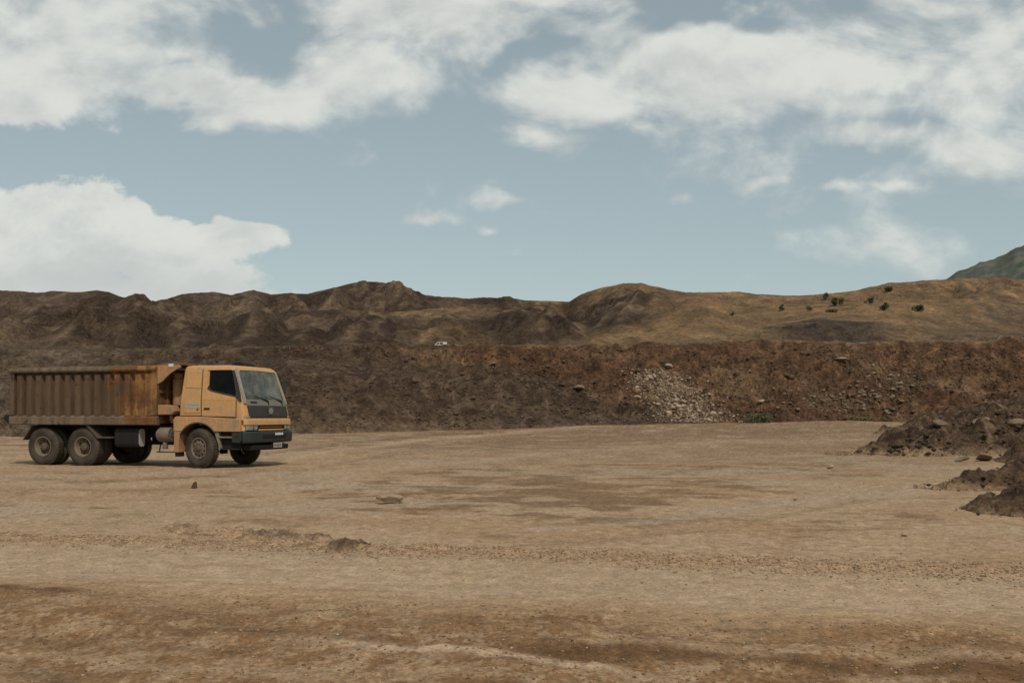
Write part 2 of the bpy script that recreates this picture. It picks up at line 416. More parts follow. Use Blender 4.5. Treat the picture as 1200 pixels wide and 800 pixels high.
rows = CZ * F / (np.arange(866, 500, -.72) - HZ)
rows = np.concatenate([[-1500, -30, 1.0, 2.5], rows[rows > 3.6], [112, 140, 220, 500, 1500, 5000]])
cu = np.concatenate([np.linspace(-1.0, -.58, 60, endpoint=False), np.linspace(-.58, .58, 1150), np.linspace(.58, 1.0, 61)[1:]])
YY, UU = np.meshgrid(rows, cu, indexing='ij')
XX = UU * np.maximum(YY, 2.5)
XX = np.concatenate([np.full((len(rows), 1), -5000.0), XX, np.full((len(rows), 1), 5000.0)], 1)
YY = np.concatenate([YY[:, :1], YY, YY[:, :1]], 1)
ZZ = ground_z(XX, YY); ZZ[YY > 115] = -.5; ZZ[YY < 3.6] *= .0; ZZ[:, 0] = 0; ZZ[:, -1] = 0
ground = grid_object('ground', XX, YY, ZZ, ground_c(XX, YY), M['ground'])

# ================================================================== EMBANKMENT AND HILLS
pc = np.array([(-700, 412), (0, 412), (200, 410), (270, 408), (350, 405.5), (420, 404), (500, 405), (560, 405), (650, 406), (720, 404.5), (800, 402.5), (900, 400), (960, 402), (1050, 402), (1130, 400), (1200, 399), (1900, 396)], float)
def vcrest(u): return np.interp(u, U(pc[:, 0]), V(pc[:, 1]))
U0 = np.concatenate([np.linspace(-.95, -.56, 70, endpoint=False), np.linspace(-.56, .56, 1080), np.linspace(.56, .95, 71)[1:]])
def emb_params(u):
    yb = 88 + 1.6 * fbm(u * 9, u * 0 + 3.3, 3, 201) + 1.0 * np.sin(u * 6)
    yc = 104 + 1.5 * fbm(u * 7, u * 0 + 8.1, 3, 205)
    return yb, yc
ye = np.concatenate([np.linspace(84, 108, 270), np.linspace(108, 128, 40)[1:], np.linspace(128, 262, 50)[1:]])
EY, EU = np.meshgrid(ye, U0, indexing='ij')
EX = EU * EY
yb, yc = emb_params(EU)
zb = zbase(EU); zc = CZ + vcrest(EU) * yc
s_ = (EY - yb) / (yc - yb)
# talus profile: concave toe, straight face, rounded lip
sp = np.clip(s_, -.4, 1.0)
prof = np.where(sp < 0, sp * .6, sp) + .04 * np.sin(np.clip(sp, 0, 1) * np.pi * 2) - .05 * np.sin(np.clip(sp, 0, 1) * np.pi)
EZ = zb + (zc - zb) * prof
beyond = np.clip(s_ - 1, 0, None) * (yc - yb)
ter = CZ + (vcrest(EU) - .0002 - .0028 * smooth(0, 60, beyond)) * EY
EZ = np.where(s_ > 1, ter, EZ)
face = smooth(-.08, .12, s_) * (1 - smooth(.86, 1.02, s_))
lat = smooth(U(420), U(560), EU)
ptop = np.array([(-400, 452), (100, 446), (250, 436), (340, 434), (430, 438), (520, 441), (600, 446), (680, 458), (740, 470), (790, 486), (830, 500), (2000, 520)], float)
ypl = yb + 4.2 + .9 * fbm(EU * 12, EU * 0 + 2.2, 3, 243)
zpl = CZ + np.interp(EU, U(ptop[:, 0]), V(ptop[:, 1])) * (ypl + 1.5) + .35 * fbm(EX * .18, EX * 0 + 4.4, 3, 245)
lob = .5 * np.abs(fbm(EX * .16 + EY * .06, EY * .04, 3, 247))
tp = np.clip((EY - (yb - 2.4)) / (ypl + 2.4 - yb), -.3, 1.0)
pile = zb + (zpl - zb) * tp + np.where(tp >= 1, (EY - ypl) * .16, 0) - lob
pk = EZ - pile
EZ = np.where(s_ < .9, np.maximum(EZ, pile) + .18 * np.exp(-(pk / .5) ** 2), EZ)
front = smooth(.25, -.25, pk) * (s_ < .95)
# diagonal slump folds and a broken crest
EZ = EZ + face * 1.7 * (ridged(EX * .085 + EY * .10, EY * .03 - EX * .012, 3, 249, .5) - .62) * (1 - .6 * front)
EZ = EZ + (.95 * np.maximum(0, fbm(EX * .10, EX * 0 + 9.1, 4, 253)) + .40 * np.maximum(0, fbm(EX * .5, EX * 0 + 1.4, 3, 254))) * smooth(.80, .97, s_) * (1 - smooth(2, 14, beyond)) * (1 - np.exp(-((EU - U(515)) / .018) ** 2))
rough = face * (.55 + .55 * lat) * (1 - .35 * front)
dE = .55 * fbm(EX * .16, EY * .22 + EZ * .1, 3, 211) + .42 * fbm(EX * .55, EY * .45, 4, 215) + .30 * (ridged(EX * 1.2, EY * .9, 3, 221) - .6) + .16 * fbm(EX * 2.6, EY * 2.0, 3, 223)
dE += .25 * fbm(EX * .6 + EY * .15, EY * .07, 3, 226)
EZ = EZ + rough * dE + (.22 * fbm(EX * .33, EY * .3, 4, 231)) * smooth(.84, .97, s_) * (1 - smooth(0, 30, beyond))
EZ = EZ - 1.5 * smooth(0, -.25, s_) - 6 * smooth(240, 262, EY)
# soil kinds of the embankment
q = EU; sN = s_ + .10 * fbm(EX * .12, EY * .1, 4, 241)
n1 = fbm(EX * .10, EY * .25, 5, 251); n2 = fbm(EX * .7, EY * .8, 5, 257); n3 = fbm(EX * .25, EY * .08, 4, 263)
BD = (.066, .042, .025); BR = (.092, .047, .025); BT = (.150, .096, .050); BG = (.095, .067, .043); BP = (.22, .155, .092)
EC = lerpc(BD, BG, smooth(-.3, .6, n1) * .8)
redm = smooth(U(430), U(560), q + .05 * n1) * smooth(.28, .62, sN + .45 * smooth(U(640), U(860), q))
EC = lerpc(EC, BR, np.clip(redm + .25 * smooth(.1, .6, n3), 0, 1) * .9)
EC = lerpc(EC, (.135, .074, .038), redm * smooth(.1, .8, n2 + .6 * n1) * .55)
tan = np.exp(-((q - U(858)) / .030) ** 2 - ((sN - .55) / .30) ** 2) + .8 * np.exp(-((q - U(505)) / .035) ** 2 - ((sN - .90) / .10) ** 2) \
    + .55 * np.exp(-((q - U(1110)) / .06) ** 2 - ((sN - .55) / .3) ** 2)
EC = lerpc(EC, BT, np.clip(tan * (.8 + .5 * n1), 0, 1) * .8)
scr = np.exp(-(((q - U(782) + .075 * (sN - .45)) / .030) ** 2 + ((sN - .36) / .34) ** 2) ** 1.5)
EC = lerpc(EC, BP, np.clip(scr * (.55 + .8 * n2), 0, 1) * .75)
dtoe = np.exp(-((q - U(700)) / .085) ** 2) * smooth(.36, .18, sN + .22 * smooth(U(700), U(790), q))
EC = lerpc(EC, (.052, .035, .024), dtoe * .8)
EC = lerpc(EC, lerpc((.060, .039, .024), (.086, .057, .035), smooth(-.4, .5, n2 + .6 * n1)), front * .75)
EC = lerpc(EC, (.145, .100, .062), smooth(-.02, -.14, s_ + .03 * n2) * .8)                  # toe, same dust as the yard
EC = lerpc(EC, (.105, .078, .053), smooth(U(330), U(20), q) * .55)                            # airborne dust haze behind the lorry, painted into the soil colour
fold = smooth(.05, .5, fbm(EX * .085 + EY * .12, EY * .04 - EX * .015, 4, 259))
EC = lerpc(EC, (.140, .088, .050), fold * (1 - front) * face * .45 * smooth(U(420), U(620), q))
terc = lerpc((.088, .062, .040), (.165, .112, .062), smooth(U(420), U(760), q + .05 * n1))
EC = lerpc(EC, terc, smooth(.97, 1.06, s_ + .03 * n2))
EC = np.clip(EC * (1 + (.30 - .12 * front) * n2 + .12 * n1)[..., None], .012, .5)
emb = grid_object('embankment', EX, EY, EZ, EC, M['berm'])
def emb_hit(px, py):
    j = int(np.argmin(np.abs(U0 - U(px)))); z = CZ + V(py) * ye
    k = np.nonzero(EZ[:, j] >= z)[0]
    i = int(k[0]) if len(k) else int(np.argmin(np.abs(EZ[:250, j] - z[:250])))
    return EX[i, j], EY[i, j], EZ[i, j]

mid = np.array([(-700, 380), (-100, 372), (0, 369), (28, 380), (60, 384), (90, 377), (123, 367), (167, 362), (200, 365), (253, 371), (290, 379), (318, 374), (340, 367), (400, 363), (450, 366), (500, 362), (545, 357), (575, 356), (600, 361), (640, 373), (677, 388), (700, 394), (740, 392), (800, 386), (860, 388), (920, 379), (960, 373.5), (1040, 377), (1100, 388), (1200, 390), (1900, 388)], float)
back = np.array([(-700, 345), (-200, 342), (0, 340), (22, 341), (43, 343), (63, 341), (90, 342.7), (113, 340), (127, 340.7), (140, 346.7), (167, 355), (183, 353), (213, 345), (250, 341.7), (273, 346), (297, 339), (317, 345), (340, 342.7), (360, 344), (385, 338), (400, 334), (425, 328.5), (445, 330), (467, 334), (497, 345), (520, 347), (543, 350), (567, 348), (597, 349), (613, 352), (640, 352), (667, 353.5), (678, 347), (690, 341), (707, 336), (730, 332), (753, 333), (800, 341.5), (867, 342), (910, 346), (940, 347), (987, 343), (1033, 335), (1083, 329), (1117, 327), (1163, 324), (1200, 328), (1300, 330), (1900, 345)], float)
yh = np.concatenate([np.linspace(236, 345, 160), np.linspace(345, 520, 220)[1:], np.linspace(520, 700, 20)[1:]])
HY, HU = np.meshgrid(yh, U0, indexing='ij'); HX = HU * HY
def itp(tab, u): return np.interp(u, U(tab[:, 0]), V(tab[:, 1]))
u1 = U0
vm = itp(mid, u1); vb = itp(back, u1); vf = vcrest(u1) - .0035
right = smooth(U(660), U(760), u1)
ym = 325 + 14 * fbm(u1 * 5, u1 * 0 + 1.7, 3, 301); yk = 468 + 14 * fbm(u1 * 4, u1 * 0 + 5.2, 3, 307)
vv = np.minimum(vm, vb) - .016
vv = vv * (1 - right) + (vm * .42 + vb * .58 - .001) * right
stY = np.stack([np.full_like(u1, 236), np.full_like(u1, 262), ym, (ym + yk) / 2, yk, np.full_like(u1, 700)])
stV = np.stack([vf - .004, vf, vm, vv, vb, vb - .02])
stZ = CZ + stV * stY
HZt = np.zeros_like(HY); HT = np.zeros_like(HY); HK = np.zeros_like(HY)
for k in range(5):
    a, b = stY[k], stY[k + 1]
    m = (HY >= a) & (HY <= b + 1e-6)
    t = np.clip((HY - a) / (b - a), 0, 1)
    e = (1 - np.cos(t * np.pi)) / 2
    e = e * .55 + t * .45
    z = stZ[k] + (stZ[k + 1] - stZ[k]) * e
    HZt = np.where(m, z, HZt); HT = np.where(m, t, HT); HK = np.where(m, k, HK)
wx = HX + 7 * fbm(HX * .03, HY * .03, 3, 311)
wob = fbm(HX * .02, HY * .02, 4, 317)
gul = ridged(wx * .055, HY * .010, 3, 321, .42) - .62
up = np.where((HK == 1) | (HK == 3), np.sin(np.clip(HT, 0, 1) * np.pi) ** .8, np.where(HK == 2, .35, .1))
rockz = (1 - smooth(U(650), U(720), HU)) + smooth(U(1060), U(1130), HU) * smooth(395, 450, HY) * .8
rockz = np.clip(rockz + np.exp(-((HU - U(730)) / .05) ** 2) * (HY > 330) * (HY < 480) * .9, 0, 1)
mexp = np.exp(-(((HU - U(985)) / .060) ** 2) ** 1.6) * (HY < 345)
SPURS = [  # crest px, foot px, crest row Y, foot row Y, height, half width
    (30, -60, 322, 272, 4.5, 15), (167, 62, 324, 268, 6.5, 15), (207, 135, 322, 276, 5.0, 11), (262, 200, 322, 270, 4.0, 11), (335, 262, 324, 266, 7.0, 14), (385, 345, 322, 272, 4.5, 12), (440, 455, 322, 268, 4.0, 12),
    (520, 500, 322, 268, 3.5, 12), (590, 650, 322, 270, 5.5, 13), (620, 700, 318, 268, 4.0, 10), (480, 410, 320, 268, 4.0, 12),
    (60, 30, 462, 395, 7, 20), (127, 185, 464, 400, 9, 20), (213, 175, 464, 395, 7, 18), (250, 285, 464, 400, 7, 18), (297, 275, 464, 400, 9, 17), (340, 365, 464, 400, 7, 17), (410, 380, 464, 395, 9, 20), (440, 480, 464, 395, 9, 20), (425, 430, 464, 398, 6, 15), (610, 655, 464, 405, 6, 15),
    (700, 672, 462, 350, 8, 16), (722, 702, 462, 345, 7, 13), (745, 735, 462, 345, 7, 13), (770, 775, 460, 350, 6, 13), (792, 815, 455, 345, 5, 14),
    (1120, 1150, 462, 400, 4, 12), (1150, 1185, 462, 395, 5, 12), (1180, 1215, 462, 395, 5, 12), (1090, 1110, 460, 400, 3, 10)]
spur = np.zeros_like(HZt); crestline = np.zeros_like(HZt)
swx = 6.0 * fbm(HX * .03, HY * .03, 2, 313)
for pa, pb_, ya_, yb2, hh, ww in SPURS:
    tt = (HY - yb2) / (ya_ - yb2); cx = (U(pb_) * yb2) + (U(pa) * ya_ - U(pb_) * yb2) * tt
    d = np.abs(HX + swx - cx) / (ww * (1.35 - .5 * np.clip(tt, 0, 1)))
    k = smooth(-.15, .3, tt) * smooth(.92, .30, tt)
    dd = np.minimum(d, 1); m1 = hh * 1.15 * k * (.5 * (1 - dd) + .25 * (1 + np.cos(np.pi * dd)))
    spur = np.maximum(spur, m1); crestline = np.maximum(crestline, smooth(-.15, .2, tt) * smooth(1.08, .9, tt) * np.exp(-(d / .15) ** 2))
HZt = HZt + spur - 1.2 * up
HZt = HZt + up * (.9 * (ridged(wx * .17 + HY * .02, HY * .035, 2, 325, .5) - .6) * (.35 + .65 * rockz) + 6.4 * gul * (.2 + .8 * np.maximum(rockz, mexp * .5))) + up * 2.6 * wob + .8 * up * fbm(HX * .12, HY * .12, 4, 331) + .14 * fbm(HX * .16, HY * .16, 5, 337)
HZt += np.where((HK >= 1), .35 * fbm(HX * .05, HY * .04, 3, 341), 0) * smooth(262, 290, HY)
# a spur in front of the middle ridge, and a rounded spoil mound at far left
# soil kinds of the hills
gy, gx = np.gradient(HZt, axis=0), np.gradient(HZt, axis=1)
slope = np.abs(gy / np.gradient(HY, axis=0)) + .8 * np.abs(gx / np.maximum(np.gradient(HX, axis=1), 1e-3))
a1 = fbm(HX * .02, HY * .03, 5, 351); a2 = fbm(HX * .15, HY * .15, 5, 357); a3 = fbm(wx * .10, HY * .012, 4, 361)
HD = (.050, .032, .020); HD2 = (.084, .056, .036); HTN = (.215, .132, .064); HTN2 = (.150, .096, .050); HOL = (.092, .065, .038)
HC = lerpc(HD, HD2, smooth(-.4, .5, a1 + .6 * a3))
HC = lerpc(HC, HOL, smooth(.0, .7, a2 + a1) * .5)
HC = lerpc(HC, (.145, .100, .060), crestline * smooth(-.5, .3, a2) * .65)
grass = smooth(U(668), U(712), HU + .012 * a1)
darkface = np.exp(-(((HU - U(722) - .0004 * (HY - 400)) / .062) ** 2) ** 2) * smooth(332, 352, HY) * (1 - smooth(446, 460, HY + 16 * a1 - 160 * (HU - U(730)) * (HU < U(745))))
darkface = np.clip(darkface * (1.2 + .5 * a3), 0, 1)
g2 = np.clip(grass * (1 - darkface), 0, 1)
gc = lerpc(HTN, HTN2, smooth(-.25, .55, a1 + .5 * a2))
gc = lerpc(gc, (.10, .074, .040), smooth(.2, .8, a2 - a1 + .8 * (slope - .5)) * .7)
HC = lerpc(HC, gc, g2)
# bare dark cut below the shrubs, eroded gullies at far right
cut = np.clip(np.exp(-(((HU - U(980)) / .058) ** 2) ** 2) * smooth(258, 268, HY + 10 * a2 + 9 * a1 + 300 * np.abs(HU - U(1000))) * (1 - smooth(318, 332, HY + 14 * a1 + 8 * a2)) * (1.15 + .6 * a2), 0, 1)
HC = lerpc(HC, (.058, .041, .029), cut * .95)
HC = lerpc(HC, (.105, .070, .044), smooth(U(1050), U(1110), HU) * (1 - smooth(340, 375, HY + 14 * a1)) * .75)
HC = lerpc(HC, (.115, .082, .055), np.clip(smooth(U(1105), U(1140), HU) * smooth(.0, .4, -a3) * (HY > 360) * (HY < 458), 0, 1) * .7)
# dry grass rim on the middle ridge and small tan saddles
rim = np.exp(-((HU - U(500)) / .055) ** 2) * np.exp(-((HY - 323 - 8 * a1) / 13) ** 2) + .8 * np.exp(-((HU - U(300)) / .03) ** 2) * np.exp(-((HY - 330) / 18) ** 2) \
    + .7 * np.exp(-((HU - U(640)) / .022) ** 2) * (HY > 450) + .55 * np.exp(-((HU - U(215)) / .05) ** 2) * np.exp(-((HY - 326) / 10) ** 2) + .35 * np.exp(-((HU - U(110)) / .05) ** 2) * np.exp(-((HY - 322) / 9) ** 2) \
    + .6 * np.exp(-((HU - U(520)) / .04) ** 2) * np.exp(-((HY - 276) / 12) ** 2)
HC = lerpc(HC, (.20, .128, .060), np.clip(rim * (.9 + .7 * a2), 0, 1) * .85 * (1 - g2))
HC = np.clip(HC * (1 + .22 * a2 + .18 * a3)[..., None], .012, .5)
hills = grid_object('hills', HX, HY, HZt, HC, M['hill'])
def hill_hit(px, py):
    j = int(np.argmin(np.abs(U0 - U(px)))); z = CZ + V(py) * yh
    k = np.nonzero(HZt[:, j] >= z)[0]
    i = int(k[0]) if len(k) else int(np.argmax(HZt[50:370, j] / yh[50:370])) + 50
    return HX[i, j], HY[i, j], HZt[i, j]

# far mountain
mt = np.array([(900, 400), (1000, 372), (1060, 350), (1095, 334), (1112, 326), (1120, 319), (1127, 315.5), (1140, 311), (1153, 305.5), (1165, 302), (1177, 298), (1188, 292), (1200, 287), (1250, 268), (1330, 250), (1420, 262), (1600, 300), (1900, 380)], float)
um = np.linspace(.22, 1.1, 620); ymn = np.linspace(1500, 2600, 130)
MY, MU = np.meshgrid(ymn, um, indexing='ij'); MX = MU * MY
t = np.clip((MY - 1500) / 800, 0, 1); t2 = np.clip((MY - 2300) / 300, 0, 1)
vmn = np.interp(MU, U(mt[:, 0]), V(mt[:, 1]))
MZ = CZ + (vmn * 2300) * (t ** .8) * (1 - .3 * t2) + 30 * (ridged(MX * .006, MY * .003, 5, 401, .6) - .62) * np.sin(np.clip(t, 0, 1) * np.pi * .96) + 4.0 * fbm(MX * .03, MY * .03, 4, 405)
mn = fbm(MX * .02, MY * .02, 5, 411); mn2 = fbm(MX * .006, MY * .003, 4, 413)
MC = lerpc((.078, .090, .068), (.125, .125, .095), smooth(-.3, .6, mn + .4 * mn2))  # greyed greens carry the distance haze in the base colour
MC = lerpc(MC, (.16, .125, .085), smooth(.25, .7, mn2 - mn * .4) * .7)
m_, nt, b, out = new_mat('hazed_scrub')
at = N(nt, 'ShaderNodeAttribute', attribute_name='soil'); L(nt, at.outputs['Color'], b.inputs['Base Color']); b.inputs['Roughness'].default_value = 1
b.inputs['Specular IOR Level'].default_value = .05
grid_object('mountain', MX, MY, MZ, MC, m_)

# ================================================================== ROCKS
def rock_mesh(seed, sub=2, flat=.75):
    r = random.Random(seed); bm = bmesh.new(); bmesh.ops.create_icosphere(bm, subdivisions=sub, radius=.5)
    planes = []
    for _ in range(9):
        d = Vector((r.gauss(0, 1), r.gauss(0, 1), r.gauss(0, .8))).normalized(); planes.append((d, r.uniform(.26, .44)))
    for v in bm.verts:
        for d, h in planes:
            k = v.co.dot(d)
            if k > h: v.co -= d * (k - h) * .92
        v.co += Vector((r.gauss(0, .012), r.gauss(0, .012), r.gauss(0, .012)))
        v.co.z *= flat
    me = bpy.data.meshes.new('rock'); bm.to_mesh(me); bm.free()
    return me
ROCKS = [rock_mesh(100 + i, 2, .62 + .05 * (i % 5)) for i in range(10)]
ROCKV = []
for i in range(8):
    me = rock_mesh(300 + i, 1, .7)
    v = np.zeros(len(me.vertices) * 3); me.vertices.foreach_get('co', v)
    f = np.array([p.vertices[:] for p in me.polygons]); ROCKV.append((v.reshape(-1, 3), f)); bpy.data.meshes.remove(me)
_var = {}
def rock(name, loc, size, mat, label, cat, group=None, seed=None, stretch=None):
    i = rnd.randrange(len(ROCKS)) if seed is None else seed % len(ROCKS)
    key = (i, mat)
    if key not in _var:
        me = ROCKS[i].copy(); me.materials.clear(); me.materials.append(M[mat]); me.name = name; _var[key] = me
    o = bpy.data.objects.new(name, _var[key]); COL.objects.link(o)
    o.location = loc; o.rotation_euler = (rnd.uniform(-.3, .3), rnd.uniform(-.3, .3), rnd.uniform(0, 6.28))
    st = stretch or (rnd.uniform(.8, 1.25), rnd.uniform(.8, 1.2), rnd.uniform(.7, 1.1))
    o.scale = tuple(size * k for k in st)
    return tag(o, label, cat, group)
def stuff_rocks(name, pts, sizes, mat, label, cat):
    """one mesh of many small stones"""
    pts = np.asarray(pts, float); sizes = np.asarray(sizes, float)
    Vs = []; Fs = []; off = 0
    kind = rng.integers(0, 8, len(pts))
    for k in range(8):
        P_ = pts[kind == k]; s_ = sizes[kind == k]; n = len(P_)
        if not n: continue
        v, f = ROCKV[k]
        sc = s_[:, None] * rng.uniform((.75, .75, .6), (1.3, 1.3, 1.05), (n, 3))
        w = v[None] * sc[:, None, :]
        a = rng.uniform(0, 6.283, n); c, d = np.cos(a)[:, None], np.sin(a)[:, None]
        w = np.stack([w[..., 0] * c - w[..., 1] * d, w[..., 0] * d + w[..., 1] * c, w[..., 2]], -1) + P_[:, None, :]
        Vs.append(w.reshape(-1, 3)); Fs.append((f[None] + (np.arange(n) * len(v))[:, None, None] + off).reshape(-1, 3)); off += n * len(v)
    Vs = np.concatenate(Vs).astype(np.float32); Fs = np.concatenate(Fs).astype(np.int32)
    me = bpy.data.meshes.new(name)
    me.vertices.add(len(Vs)); me.vertices.foreach_set('co', Vs.ravel())
    me.loops.add(Fs.size); me.loops.foreach_set('vertex_index', Fs.ravel())
    me.polygons.add(len(Fs)); me.polygons.foreach_set('loop_start', np.arange(0, Fs.size, 3, dtype=np.int32)); me.polygons.foreach_set('loop_total', np.full(len(Fs), 3, dtype=np.int32))
    me.update(calc_edges=True)
    me.materials.append(M[mat]); o = bpy.data.objects.new(name, me); COL.objects.link(o)
    return tag(o, label, cat, None, 'stuff')

def gauss_px(cx, cy, a, b, lim):
    while True:
        x, y = rnd.gauss(cx, a), rnd.gauss(cy, b)
        if lim[0] < x < lim[2] and lim[1] < y < lim[3]: return x, y
def scree_px():
    # the white scree is a tongue that widens and slides right towards the toe
    t = rnd.random() ** .8
    y = 432 + 63 * t
    return rnd.gauss(758 + 62 * t, 17 + 8 * t), y
def cluster_px():
    if rnd.random() < .55: return gauss_px(985, 468, 38, 9, (900, 448, 1085, 484))
    return gauss_px(1045, 448, 26, 14, (985, 418, 1120, 475))
def slope_px():
    return rnd.uniform(450, 1200), 408 + 84 * rnd.random()
pts = []; siz = []
for _ in range(125):
    px, py = scree_px()
    x, y, z = emb_hit(px, py); s = rnd.uniform(.20, .44) if rnd.random() < .90 else rnd.uniform(.45, .75)
    rock('scree_rock', (x, y, z + s * .12), s, 'pale_rock', 'pale broken rock lying in the white scree tongue on the embankment', 'rock', 'rocks of the white scree tongue')
for _ in range(95):
    px, py = cluster_px()
    x, y, z = emb_hit(px, py); s = rnd.uniform(.24, .55)
    rock('slope_rock', (x, y, z + s * .12), s, 'grey_rock', 'grey brown rock in the rubble patch right of the white scree', 'rock', 'rocks of the grey rubble patch')
for _ in range(75):
    px, py = slope_px()
    x, y, z = emb_hit(px, py); s = rnd.uniform(.28, .72)
    rock('slope_boulder', (x, y, z + s * .10), s, 'brown_rock', 'brown rock half buried in the reddish earth of the embankment face', 'rock', 'brown rocks of the embankment face')
for n_, fn, mat, lo, hi, nm, lb in ((2300, scree_px, 'pale_rock', .08, .26, 'scree', 'small pale stones of the white scree tongue'),
                           (900, cluster_px, 'grey_rock', .08, .24, 'rubble', 'small grey stones of the rubble patch right of the scree')):
    P = []; Sz = []
    for _ in range(n_):
        px, py = fn(); x, y, z = emb_hit(px, py); s = rnd.uniform(lo, hi); P.append((x, y, z + s * .15)); Sz.append(s)
    stuff_rocks(nm, P, Sz, mat, lb, 'stones')
for cnt, mat, nm, lb, hi in ((4200, 'brown_rock', 'embankment_stones', 'small brown stones strewn over the embankment face', .30), (1300, 'grey_rock', 'pale_stones', 'small light stones sprinkled over the embankment face', .22)):
    P = []; Sz = []
    while len(P) < cnt:
        px = rnd.uniform(-60, 1260); py = 406 + 96 * rnd.random()
        if float(fbm(np.array(px * .02), np.array(py * .05), 3, 271)) < rnd.uniform(-.5, .35): continue
        if px < 450 and rnd.random() < .4: continue
        x, y, z = emb_hit(px, py); s = .08 + hi * rnd.random() ** 2.2; P.append((x, y, z + s * .15)); Sz.append(s)
    stuff_rocks(nm, P, Sz, mat, lb, 'stones')
# boulders that stand out
for px, py, s, mat, lb, sd, st in (
    (678, 457, 1.5, 'grey_rock', 'large flat pale slab lying alone on the middle of the embankment', 2, (1.2, .8, .45)),
    (576, 429, 1.1, 'grey_rock', 'pale pointed boulder with dark shadow high on the embankment, left of the slab', 4, (1.2, .8, .6)),
    (783, 431, .95, 'pale_rock', 'largest round pale boulder at the top of the white scree', 1, (1, 1, .9)),
    (987, 424, 1.1, 'pale_rock', 'pale wedge shaped boulder alone near the top of the right embankment', 5, (1.5, .8, .5)),
    (868, 499, .55, 'pale_rock', 'low pinkish stone on the yard edge between scree and green weed', 3, (1.6, .8, .4)),
    (1042, 484, 1.0, 'grey_rock', 'long flat grey rock at the embankment toe behind the lumpy earth heap', 7, (1.6, .8, .4)),
    (892, 472, .7, 'pale_rock', 'light grey rock at the toe just above the green weed', 6, (1.2, .9, .7))):
    x, y, z = emb_hit(px, py) if py < 490 else (U(px) * 84, 84, float(ground_z(np.array(U(px) * 84.), np.array(84.))))
    rock('boulder', (x, y, z + s * .15), s, mat, lb, 'boulder', None, sd, st)

def gz(x, y): return float(ground_z(np.array(float(x)), np.array(float(y))))
def on_ground(px, py):
    y = CZ * F / (py - HZ)
    for _ in range(6): y = (CZ - gz(U(px) * y, y)) * F / (py - HZ)
    return U(px) * y, y
def gstone(px, py, s, mat, lb, sd, st, rot=None):
    x, y = on_ground(px, py)
    o = rock('stone', (x, y, gz(x, y) + s * st[2] * .42), s, mat, lb, 'stone', None, sd, st)
    if rot is not None: o.rotation_euler = rot
x, y = on_ground(228, 572); me = ROCKS[3].copy(); me.name = 'stone'
for v in me.vertices:
    k = 1.15 - 1.5 * (v.co.z + .25); v.co.x *= max(.12, k); v.co.y *= max(.12, k)
me.materials.append(M['clod']); o = bpy.data.objects.new('stone', me); COL.objects.link(o)
o.location = (x, y, gz(x, y) + .05); o.scale = (.20, .16, .36); o.rotation_euler = (.05, .12, .4)
tag(o, 'lone dark pointed stone standing on pale yard below the lorry cab', 'stone')
gstone(458, 589.5, .40, 'pale_rock', 'flat pale tilted stone slab on bare ground in the middle of the yard', 9, (1.35, .8, .5), (.05, .14, .3))
gstone(973, 549, .28, 'pale_rock', 'small white stone alone on the yard in front of the lumpy earth heap', 0, (1.4, .8, .5))
gstone(932, 586, .12, 'pebble', 'small brown stone on the pale damp track', 3, (1, .8, .7))
gstone(1060, 628, .09, 'pebble', 'small brown clod by the low dark rise in the yard', 2, (1.3, .9, .6))
gstone(1128, 541, .55, 'grey_rock', 'pale flat rock at the foot of the lumpy earth heap, nearer the camera edge', 5, (1.3, .8, .45))
gstone(1152, 540, .60, 'grey_rock', 'largest pale rock at the foot of the lumpy earth heap', 1, (1.5, .9, .5))

# gravel on the windrow and loose grit on the road
def ground_points(x, y, s):
    z = ground_z(x, y) + s * .12
    return np.stack([x, y, z], 1)
gx_ = rng.uniform(-7.5, 6.5, 10000); gy_ = 10.3 + rng.normal(0, .24, 10000) * np.where(gx_ < 1, 1, 1.35) - .12 * (gx_ > 1) - ROAD * gx_
ok = np.abs(gx_ / gy_) < .62; gx_, gy_ = gx_[ok], gy_[ok]; gs_ = .010 + .028 * rng.random(len(gx_)) ** 2.2
stuff_rocks('gravel', ground_points(gx_, gy_, gs_), gs_, 'pebble', 'loose gravel thrown up along the far edge of the dirt road', 'gravel')
gy_ = CZ * F / (rng.uniform(505, 830, 5000) - HZ); gx_ = rng.uniform(-.62, .62, 5000) * gy_
gs_ = (.006 + .016 * rng.random(5000) ** 3) * (1 + gy_ / 26)
stuff_rocks('grit', ground_points(gx_, gy_, gs_), gs_, 'pebble', 'scattered small stones on the bare earth yard and road', 'grit')

gr_ = rng.uniform(5.0, 7.5, 6000); gx_ = rng.uniform(-5.5, 4.2, 6000); gy_ = gr_ - ROAD * gx_
ok = (np.abs(gx_ / gy_) < .6) & (fbm(gx_ * 1.2, gy_ * 1.2, 3, 83) > -.25); gx_, gy_ = gx_[ok], gy_[ok]; gs_ = .006 + .022 * rng.random(len(gx_)) ** 2.5
stuff_rocks('soil_crumbs', ground_points(gx_, gy_, gs_), gs_, 'crumb', 'loose brown crumbs of earth in the wheel ruts of the near road', 'earth crumbs')

